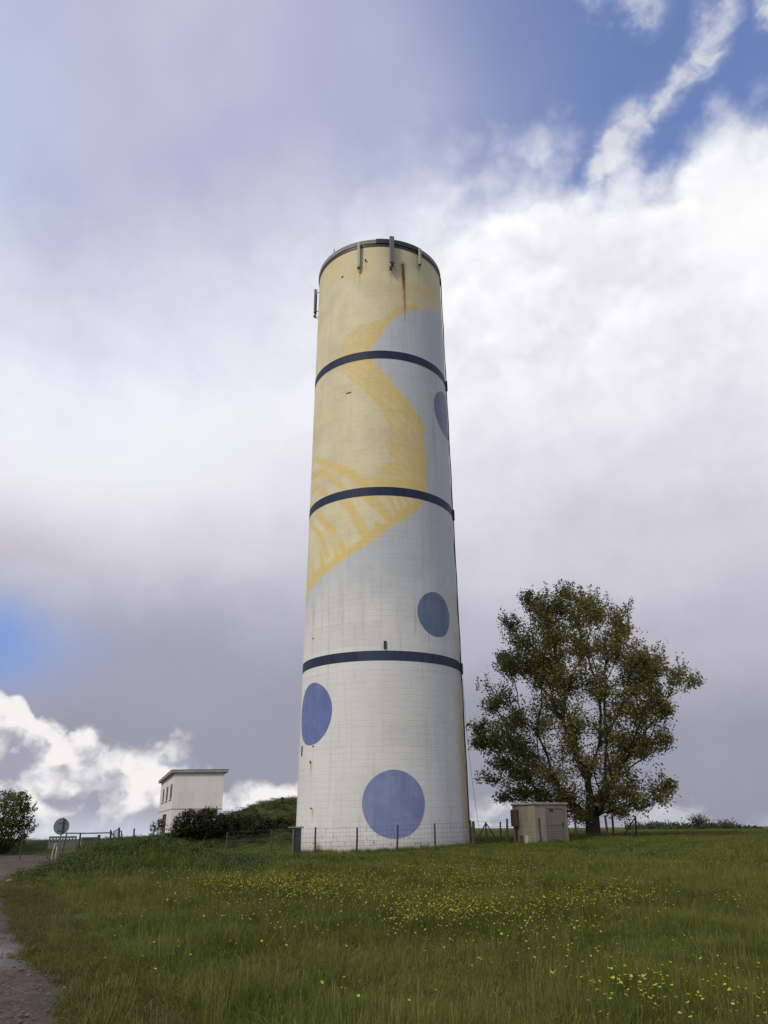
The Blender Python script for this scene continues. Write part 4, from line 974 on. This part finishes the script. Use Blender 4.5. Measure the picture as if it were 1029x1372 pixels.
# bramble thickets on the mound
def thicket(px, py, Yd, spots, n, label):
    b = at(px, py, Yd); bz = hz(b.x, b.y); bl = []
    for (qx, qy, r1, r2) in spots:
        q_ = at(qx, qy, Yd + rg.normal() * .3); bl.append((q_.x - b.x, q_.y - b.y, q_.z - bz - .12, r1, r1 * .9, r2 * .82))
    shrub('bramble', (b.x, b.y, bz), bl, n, .13, M['leaf_bramble'], label, 'bush', rg, 'bramble bushes on the mound', stems=30, sprigs=90, surf=.36)
thicket(255, 1115, 58.5, ((240, 1112, .9, .7), (250, 1103, 1.1, .9), (265, 1096, 1.1, .95), (280, 1097, 1.1, .9), (262, 1108, 1.3, .8), (284, 1108, 1.2, .8), (275, 1090, .7, .6), (236, 1118, .8, .5), (252, 1092, .45, .45), (290, 1101, .9, .8)), 11000, 'dark bramble thicket in front of the white building')
thicket(318, 1112, 59.0, ((306, 1104, 1.1, .85), (322, 1102, 1.1, .8), (338, 1106, .9, .6), (312, 1112, 1.1, .55), (330, 1112, .9, .45), (346, 1110, .6, .4)), 7000, 'lower dark bramble thicket on the flank of the mound')
thicket(362, 1104, 60.0, ((348, 1100, .8, .40), (361, 1101, .55, .28), (338, 1097, .8, .45), (374, 1099, .40, .22), (388, 1101, .45, .25)), 2200, 'lowest strip of scrub running along the mound towards the tower')
b = at(210, 1114, 52.0); bz = hz(b.x, b.y)
shrub('sapling', (b.x, b.y, bz), [(*rel(208, 1112, 52, b, bz), .45, .4, .45), (*rel(214, 1108, 52, b, bz), .3, .3, .4)], 300, .11, M['leaf_shrub'], 'scraggy sapling in front of the white building corner', 'sapling', rg, stems=14, sprigs=12)

# far trees and the hedge line at the brow on the right
far_spec = [(866, 1108, 2.2, 1.3, 'leaf_far2'), (880, 1106, 2.6, 1.6, 'leaf_far'), (893, 1106, 3.0, 1.8, 'leaf_far'), (905, 1108, 2.2, 1.3, 'leaf_far'), (920, 1106, 2.6, 1.7, 'leaf_far2'), (930, 1107, 2.3, 1.4, 'leaf_far'), (952, 1107, 2.4, 1.5, 'leaf_far2'), (964, 1103.5, 3.0, 2.2, 'leaf_far'), (974, 1107, 2.2, 1.5, 'leaf_far2'), (985, 1109, 1.9, 1.2, 'leaf_far'), (1006, 1109.5, 1.6, .9, 'leaf_far'), (858, 1110, 2.0, 1.0, 'leaf_far'), (1014, 1111, 1.2, .6, 'leaf_far2')]
names = ['rust-tinged round bush at the start of the far hedge line', 'low green bush second in the far hedge line', 'broad green far bush between the braced fence post and the bare tree', 'small green far bush in a dip of the hedge line', 'brownish far bush just left of the bare tree', 'green far bush at the left foot of the bare tree', 'brownish far bush at the right foot of the bare tree', 'highest rounded dark far bush right of the bare tree', 'tawny far bush right of the highest far bush', 'small far bush where the hedge line thins out', 'isolated low far bush on the brow near the right edge', 'lowest far bush hugging the braced fence post', 'tiny tawny far bush at the right edge of the brow']
for (px, py, rx, rz, ml), lb in zip(far_spec, names):
    q_ = at(px, py - 2.2, 205.0 + rg.normal() * 6); zb_ = hz(q_.x, q_.y); h_ = max(.6, q_.z - zb_)
    shrub('far_bush', (q_.x, q_.y, zb_), [(0, 0, h_ - rz * .55, rx * 1.15, rx, rz), (rx * .6, .5, h_ - rz * .7, rx * .7, rx, rz * .8), (-rx * .6, 0, h_ - rz * .7, rx * .7, rx, rz * .8), (0, .3, (h_ - rz) * .4, rx * 1.2, rx, max(.3, (h_ - rz) * .7))], 1500, .34, M[ml], lb, 'bush', rg, 'bushes along the far field edge', stems=6, rad=.07)
# bare tree on the skyline
q_ = at(938, 1112, 204.0); zb_ = hz(q_.x, q_.y); htop = at(938, 1092.5, 204.0).z - zb_
t = empty('bare_tree', (q_.x, q_.y, zb_), 'bare-looking twiggy tree standing out on the far skyline', 'tree'); tbs = Tubes(); cr_ = Tubes()
hh = htop
tbs.add([(0, 0, -.3), (.05, 0, hh * .22), (0, 0, hh * .42)], np.array([.22, .17, .14]), 7)
LP = []
for k in range(34):
    w = rg.uniform(0, 2 * math.pi); ph = rg.uniform(.05, 1.25)
    e = np.array([math.cos(w) * math.sin(ph) * 3.0, math.sin(w) * math.sin(ph) * 3.0, hh * .42 + math.cos(ph) * hh * .56]) * np.array([1, 1, rg.uniform(.85, 1.0)])
    s_ = np.array([0, 0, hh * rg.uniform(.2, .42)]); B = bez(s_, np.array([e[0] * .35, e[1] * .35, e[2] * .75]), e, 6); cr_.add(B, np.linspace(.085, .02, 6), 4)
    for j in range(9):
        s2 = B[rg.integers(2, 6)]; e2_ = s2 + rg.normal(size=3) * .55 + np.array([0, 0, .35]); cr_.add([s2, (s2 + e2_) / 2 + rg.normal(size=3) * .08, e2_], np.array([.024, .018, .012]), 3)
        LP.append(e2_[None] + rg.normal(size=(5, 3)) * .2)
tbs.build('trunk', M['bark'], t); cr_.build('branch', M['twig'], t)
V, Fq, rv = leaf_mesh(np.concatenate(LP), .17, rg); link_np('crown', V, Fq, M['leaf_far2'], t, False, {'rnd': ('POINT', rv)})
# rough growth under the hedge line, one mass
hp = []
for k in range(5200):
    px = rg.uniform(838, 1000); q_ = at(px, 1111, 206 + rg.normal() * 5); hp.append((q_.x, q_.y, hz(q_.x, q_.y) + abs(rg.normal()) * .75 * (1 if px < 990 else .4) + .1))
V, Fq, rv = leaf_mesh(np.array(hp), .5, rg)
tag(link_np('far_undergrowth', V, Fq, M['leaf_far'], None, False, {'rnd': ('POINT', rv)}), 'rough green undergrowth along the foot of the far hedge line', 'undergrowth', kind='stuff')

# ------------------------------------------------------------------ grass and flowers: uncountable, so scattered by geometry nodes
def blade_clump(name, n, rad, h, w, lean, rg, m, heads=0, hm=None):
    V = []; F = []; rv = []; mi = []
    for _ in range(n):
        r_ = rad * math.sqrt(rg.uniform()); a = rg.uniform(0, 2 * math.pi); x, y = r_ * math.cos(a), r_ * math.sin(a)
        hh = h * rg.uniform(.5, 1.15); d = rg.uniform(0, 2 * math.pi); l = lean * hh * abs(rg.normal()) ; f_ = rg.uniform(0, math.pi)
        ww = w * rg.uniform(.7, 1.2); cx, cy = math.cos(f_) * ww / 2, math.sin(f_) * ww / 2; b = len(V); rr_ = rg.uniform()
        for (tt, ks) in ((0, 1.0), (.45, .85), (.8, .55)):
            ox, oy = l * tt ** 1.9 * math.cos(d), l * tt ** 1.9 * math.sin(d); zz = hh * tt * (1 - .12 * tt * min(1.5, l / hh * 1.2))
            V += [(x + ox - cx * ks, y + oy - cy * ks, zz), (x + ox + cx * ks, y + oy + cy * ks, zz)]
        V.append((x + l * math.cos(d), y + l * math.sin(d), hh * (1 - .25 * min(1.5, l / hh)))); rv += [rr_] * 7
        F += [(b, b + 1, b + 3, b + 2), (b + 2, b + 3, b + 5, b + 4), (b + 4, b + 5, b + 6)]; mi += [0] * 3
    for _ in range(heads):      # seed stalks
        a = rg.uniform(0, 2 * math.pi); x, y = rad * .7 * math.cos(a), rad * .7 * math.sin(a); hh = h * rg.uniform(1.1, 1.5); d = rg.uniform(0, 2 * math.pi); l = .18 * hh * rg.uniform()
        ex, ey = x + l * math.cos(d), y + l * math.sin(d); b = len(V); k = w * .28
        V += [(x - k, y, 0), (x + k, y, 0), (ex - k, ey, hh), (ex + k, ey, hh), (ex - k * 2.6, ey, hh * .9), (ex + k * 2.6, ey, hh * .9), (ex + .01, ey, hh * 1.06)]; rv += [rg.uniform()] * 7
        F += [(b, b + 1, b + 3, b + 2), (b + 4, b + 5, b + 6)]; mi += [1, 1]
    me = bpy.data.meshes.new(name); me.from_pydata(V, [], F); me.update(); me.materials.append(m)
    if hm: me.materials.append(hm); me.polygons.foreach_set('material_index', mi)
    a = me.attributes.new('rnd', 'FLOAT', 'POINT'); a.data.foreach_set('value', np.array(rv, np.float32))
    return bpy.data.objects.new(name, me)
def scatter(name, Pn, scl, variants, label, cat, m, sclz=None, tilt=.0):
    me = bpy.data.meshes.new(name); me.vertices.add(len(Pn)); me.vertices.foreach_set('co', np.asarray(Pn, np.float32).ravel())
    sclz = scl if sclz is None else sclz
    a = me.attributes.new('scl', 'FLOAT_VECTOR', 'POINT'); a.data.foreach_set('vector', np.stack([scl, scl, sclz], 1).astype(np.float32).ravel())
    rot = np.stack([rng.normal(size=len(Pn)) * tilt, rng.normal(size=len(Pn)) * tilt, rng.uniform(0, 6.283, len(Pn))], 1)
    a = me.attributes.new('rot', 'FLOAT_VECTOR', 'POINT'); a.data.foreach_set('vector', rot.astype(np.float32).ravel())
    me.update(); o = bpy.data.objects.new(name, me); C.objects.link(o)
    col_ = bpy.data.collections.new(name + '_sources')
    for v in variants: col_.objects.link(v)
    gt = bpy.data.node_groups.new(name + '_scatter', 'GeometryNodeTree')
    gt.interface.new_socket('Geometry', in_out='INPUT', socket_type='NodeSocketGeometry'); gt.interface.new_socket('Geometry', in_out='OUTPUT', socket_type='NodeSocketGeometry')
    N_ = gt.nodes; gi = N_.new('NodeGroupInput'); go = N_.new('NodeGroupOutput'); ip = N_.new('GeometryNodeInstanceOnPoints'); ci = N_.new('GeometryNodeCollectionInfo')
    ci.inputs['Collection'].default_value = col_; ci.inputs['Separate Children'].default_value = True; ci.inputs['Reset Children'].default_value = True
    ip.inputs['Pick Instance'].default_value = True
    na_ = N_.new('GeometryNodeInputNamedAttribute'); na_.data_type = 'FLOAT_VECTOR'; na_.inputs['Name'].default_value = 'scl'
    nr_ = N_.new('GeometryNodeInputNamedAttribute'); nr_.data_type = 'FLOAT_VECTOR'; nr_.inputs['Name'].default_value = 'rot'
    L_ = gt.links.new
    L_(gi.outputs[0], ip.inputs['Points']); L_(ci.outputs[0], ip.inputs['Instance']); L_(na_.outputs['Attribute'], ip.inputs['Scale']); L_(nr_.outputs['Attribute'], ip.inputs['Rotation']); L_(ip.outputs[0], go.inputs[0])
    md = o.modifiers.new('scatter', 'NODES'); md.node_group = gt
    if m: me.materials.append(m)
    return tag(o, label, cat, kind='stuff')
shed_c = np.array([p0.x * .5 + p2.x * .5 + .8, p0.y * .5 + p2.y * .5 + .4])
def free(x, y, margin=.0):
    k = ~on_track(x, y, -.05 + margin)
    k &= np.hypot(x, y - TD) > TR0 + .12
    k &= np.hypot(x - shed_c[0], y - shed_c[1]) > 1.5
    return k
GR = np.random.default_rng(11)
def sample(n, y0, y1, power, side=.66):
    """points in a widening strip in front of the camera, thinning with distance"""
    u = GR.uniform(size=n); e = 2 - power
    y = (y0 ** e + u * (y1 ** e - y0 ** e)) ** (1 / e); x = GR.uniform(-1, 1, n) * (side * y + 2.5)
    k = free(x, y); x, y = x[k], y[k]
    return x, y, height(x, y)
M['grass'] = leaf_mat('meadow_grass', (.080, .107, .018), (.162, .194, .035), .3, .6, True, .55, (.205, .210, .050))
M['straw'] = leaf_mat('seed_stalk', (.135, .145, .045), (.205, .195, .075), .2, .7, True)
M['grass_dry'] = leaf_mat('verge_grass', (.090, .086, .028), (.150, .125, .052), .25, .7, True)
near_v = [blade_clump('meadow_tuft', 62, .18, .31, .0058, .6, GR, M['grass'], 1, M['straw']) for _ in range(5)]
far_v = [blade_clump('meadow_patch', 90, .50, .33, .016, .5, GR, M['grass'], 1, M['straw']) for _ in range(4)]
x, y, z = sample(15000, 5.5, 24, 1.45)
tall = np.clip(.50 + .75 * sm(wob(x, y, .55, 3) + .7 * wob(x, y, 1.6, 8), -.7, 1.2), .4, 1.3)
dv = x - np.interp(y, TA[:, 0], TA[:, 1]); vz = .32 + .68 * sm(dv, .5, 1.9)
big = 1 + .35 * np.clip((y - 8) / 16, 0, 1)
scatter('meadow_grass', np.stack([x, y, z - .02], 1), big * GR.uniform(.8, 1.3, len(x)), near_v, 'long green meadow grass in the foreground', 'grass', M['grass'], tall * vz * GR.uniform(.75, 1.25, len(x)), .10)
kx_ = GR.uniform(size=len(x)) < .022
sx2, sy2, sz2 = x[kx_], y[kx_], z[kx_]
scatter('seed_grass', np.stack([sx2, sy2, sz2 - .02], 1), GR.uniform(.7, 1.2, len(sx2)), [blade_clump('seed_tuft', 10, .20, .30, .005, .8, GR, M['grass'], 14, M['straw']) for _ in range(3)], 'pale seed heads standing above the meadow grass', 'grass', M['straw'], GR.uniform(.7, 1.25, len(sx2)), .12)
x, y, z = sample(15000, 20, 62, 1.1)
kn = np.exp(-(((x + 8.3) / 3.2) ** 2 + ((y - 30.5) / 5) ** 2)); md_ = np.exp(-(((x + 5) / 9) ** 2 + ((y - 66) / 12) ** 2))
hh_ = np.clip(.62 + .45 * wob(x, y, .4, 3), .35, 1.1) * (1 + .30 * kn * (1 + wob(x, y, 1.5, 6))) * (.3 + .7 * sm(x - np.interp(y, TA[:, 0], TA[:, 1]), .4, 2.2)) * (1 - .55 * sm(y, 24, 37) * (1 - .6 * np.clip(kn * 1.5, 0, 1)))
scatter('field_grass', np.stack([x, y, z - .02], 1), GR.uniform(.8, 1.35, len(x)), far_v, 'green field grass around the tower foot and over the knoll', 'grass', M['grass'], hh_ * GR.uniform(.75, 1.25, len(x)), .12)
x = GR.uniform(-14, 100, 15000); y = GR.uniform(58, 150, 15000); k = (np.abs(x) < .72 * y + 3); x, y = x[k], y[k]
scatter('distant_grass', np.stack([x, y, height(x, y) - .03], 1), GR.uniform(1.4, 2.4, len(x)), far_v, 'pale far grass up to the brow of the field', 'grass', M['grass'], GR.uniform(.25, .6, len(x)), .1)
# trodden, browner verge beside the track
yy = GR.uniform(5.5, 36, 2600); xx = np.interp(yy, TA[:, 0], TA[:, 1]) + GR.uniform(-.12, .95, 2600) ** 1.0
scatter('verge_grass', np.stack([xx, yy, height(xx, yy) - .01], 1), GR.uniform(.6, 1.1, 2600), [blade_clump('verge_tuft', 40, .16, .13, .008, .9, GR, M['grass_dry']) for _ in range(3)], 'short browned grass along the edge of the dirt track', 'grass', M['grass_dry'], GR.uniform(.5, 1.1, 2600), .1)
aa = np.radians(GR.uniform(-95, 95, 420)); rr2 = TR0 + .06 + np.abs(GR.normal(size=420)) * .28; fx, fy = rr2 * np.sin(aa), TD - rr2 * np.cos(aa)
ex = np.concatenate([fx, *[GR.normal(q_[0], .12, 7) for q_ in ff + fr], GR.uniform(p2.x - .3, p1.x + .3, 60)]); ey = np.concatenate([fy, *[GR.normal(q_[1], .12, 7) for q_ in ff + fr], GR.uniform(46.2, 47.2, 60)])
k = np.hypot(ex, ey - TD) > TR0 + .05; ex, ey = ex[k], ey[k]
scatter('rank_grass', np.stack([ex, ey, height(ex, ey) - .02], 1), GR.uniform(.5, 1.1, len(ex)), near_v, 'uneven rank grass left standing along the tower foot and the fence posts', 'grass', M['grass'], GR.uniform(.3, 1.05, len(ex)), .15)
# broadleaf weeds: nettles and docks on the knoll and darker tufts in the field
def weed_clump(name, n, rad, h, size, rg, m):
    P_ = []
    for _ in range(9):
        a = rg.uniform(0, 6.28); r_ = rad * math.sqrt(rg.uniform()); hh = h * rg.uniform(.5, 1.1)
        for t_ in np.linspace(.2, 1, n // 9): P_.append((r_ * math.cos(a) + rg.normal() * .06, r_ * math.sin(a) + rg.normal() * .06, hh * t_))
    V, Fq, rv = leaf_mesh(np.array(P_), size, rg, .5, .5)
    o = link_np(name, V, Fq, m, None, False, {'rnd': ('POINT', rv)}); C.objects.unlink(o); return o
weeds = [weed_clump('weed_tuft', 198, .28, .46, .058, GR, M['leaf_weed']) for _ in range(4)]
wx = np.concatenate([-8.0 + GR.normal(size=700) * 1.7, -5.5 + GR.normal(size=90) * 2.0, GR.uniform(-9, 14, 30), GR.uniform(-15, -2, 620)])
wy = np.concatenate([30.0 + GR.normal(size=700) * 3.2, 30 + GR.normal(size=90) * 4, GR.uniform(20, 36, 30), GR.uniform(56, 67, 620)])
k = free(wx, wy, .3) & (wy > 7); wx, wy = wx[k], wy[k]
q_ = gnd(108, 1306, .05); pass
scatter('weeds', np.stack([wx, wy, height(wx, wy) - .03], 1), GR.uniform(.8, 1.5, len(wx)), weeds, 'dark leafy weeds on the knoll and scattered in the field', 'weeds', M['leaf_weed'], GR.uniform(.45, 1.05, len(wx)) * np.where(wx < -10.3, .5, 1))
def pebble(name, rg):
    v = []; n = 6
    for z_, r_ in ((-.3, .6), (.15, 1.0), (.55, .7)):
        for k in range(n): a = 6.283 * k / n; q_ = r_ * rg.uniform(.8, 1.15); v.append((q_ * math.cos(a), q_ * math.sin(a) * .8, z_))
    f = [(j * n + k, j * n + (k + 1) % n, (j + 1) * n + (k + 1) % n, (j + 1) * n + k) for j in (0, 1) for k in range(n)] + [tuple(2 * n + k for k in range(n))]
    me = bpy.data.meshes.new(name); me.from_pydata(v, [], f); me.update(); me.materials.append(M['pebble']); return bpy.data.objects.new(name, me)
M['pebble'] = mat('track_pebble', (.17, .135, .115), .85, .3, 2.0, col2=(.10, .078, .066))
yy = 6 + 26 * GR.uniform(size=3800) ** 1.6; uu = GR.uniform(-.05, 1, 3800) ** 1.0
xr_ = np.interp(yy, TA[:, 0], TA[:, 1]); xl_ = np.interp(yy, TA[:, 0], TA[:, 2]); xx = xr_ + (xl_ - xr_) * uu
ps = .008 + .022 * GR.uniform(size=3800) ** 3
scatter('loose_gravel', np.stack([xx, yy, height(xx, yy) + .03], 1), ps, [pebble('pebble', GR) for _ in range(3)], 'loose gravel lying on the dirt track', 'gravel', M['pebble'], ps * .8, .2)
# buttercups
def flat(name, c, c2, em=.0):
    return leaf_mat(name, c, c2, .25, .4)
M['petal'] = flat('buttercup_petal', (.60, .44, .03), (.74, .58, .07)); M['stalk'] = flat('buttercup_stalk', (.05, .065, .015), (.075, .09, .025))
def buttercup(name, rg, n):
    V = []; F = []; mi = []
    for _ in range(n):
        x, y = rg.normal() * .10, rg.normal() * .10; h = rg.uniform(.26, .42); lx, ly = rg.normal() * .04, rg.normal() * .04; b = len(V); k = .0022
        V += [(x - k, y, 0), (x + k, y, 0), (x + lx + k, y + ly, h), (x + lx - k, y + ly, h)]; F.append((b, b + 1, b + 2, b + 3)); mi.append(1)
        tx, ty_ = rg.normal() * .35, rg.normal() * .35; r_ = rg.uniform(.0095, .014)
        for p_ in range(5):
            a = p_ * 1.2566 + .2; b = len(V)
            for (ra, aa) in ((0, 0), (.75, -.5), (1.05, 0), (.75, .5)):
                px, py = ra * r_ * math.cos(a + aa), ra * r_ * math.sin(a + aa); V.append((x + lx + px, y + ly + py, h + .55 * ra * r_ + tx * px + ty_ * py))
            F.append((b, b + 1, b + 2, b + 3)); mi.append(0)
    me = bpy.data.meshes.new(name); me.from_pydata(V, [], F); me.update(); me.materials.append(M['petal']); me.materials.append(M['stalk']); me.polygons.foreach_set('material_index', mi)
    a = me.attributes.new('rnd', 'FLOAT', 'POINT'); a.data.foreach_set('value', rg.uniform(size=len(V)).astype(np.float32))
    return bpy.data.objects.new(name, me)
FP = []
for (px, py, sx_, sy_, n) in ((390, 1184, 50, 7, 520), (300, 1181, 42, 6, 170), (450, 1190, 40, 7, 170), (560, 1180, 60, 12, 170), (630, 1168, 32, 6, 200), (690, 1155, 16, 4, 40), (590, 1212, 24, 8, 130), (545, 1226, 22, 7, 70), (650, 1222, 30, 9, 110), (770, 1204, 40, 7, 170), (820, 1198, 22, 6, 70), (720, 1245, 50, 14, 80), (890, 1150, 50, 5, 40), (1000, 1208, 10, 4, 16), (372, 1240, 25, 8, 14), (860, 1332, 22, 9, 26), (900, 1330, 20, 8, 16), (965, 1338, 30, 11, 30), (800, 1310, 25, 16, 14), (900, 1290, 60, 20, 12), (600, 1280, 120, 30, 20), (250, 1290, 60, 25, 8), (700, 1190, 130, 18, 160), (480, 1200, 120, 18, 120)):
    for _ in range(n):
        if GR.uniform() > (.95 if py < 1235 else .8): continue
        ax, ay = px + GR.normal() * sx_ * 1.35, py + GR.normal() * sy_ * 1.35; zz = .1
        if ay < 1140: continue
        for _k in range(4): q_ = gnd(ax, ay, zz + .32); zz = hz(q_.x, q_.y)
        if 5 < q_.y < 46: FP.append((q_.x, q_.y, zz))
FP = np.array(FP); k = free(FP[:, 0], FP[:, 1], .2) & (FP[:, 1] < 41.5); FP = FP[k]
fs = GR.uniform(.9, 1.2, len(FP)) * (1 + .15 * np.clip((FP[:, 1] - 12) / 20, 0, 1))
scatter('buttercups', FP, fs, [buttercup('buttercup_tuft', GR, n) for n in (1, 2, 3, 4)], 'yellow buttercups scattered in drifts through the meadow', 'flowers', M['petal'], GR.uniform(.9, 1.15, len(FP)))
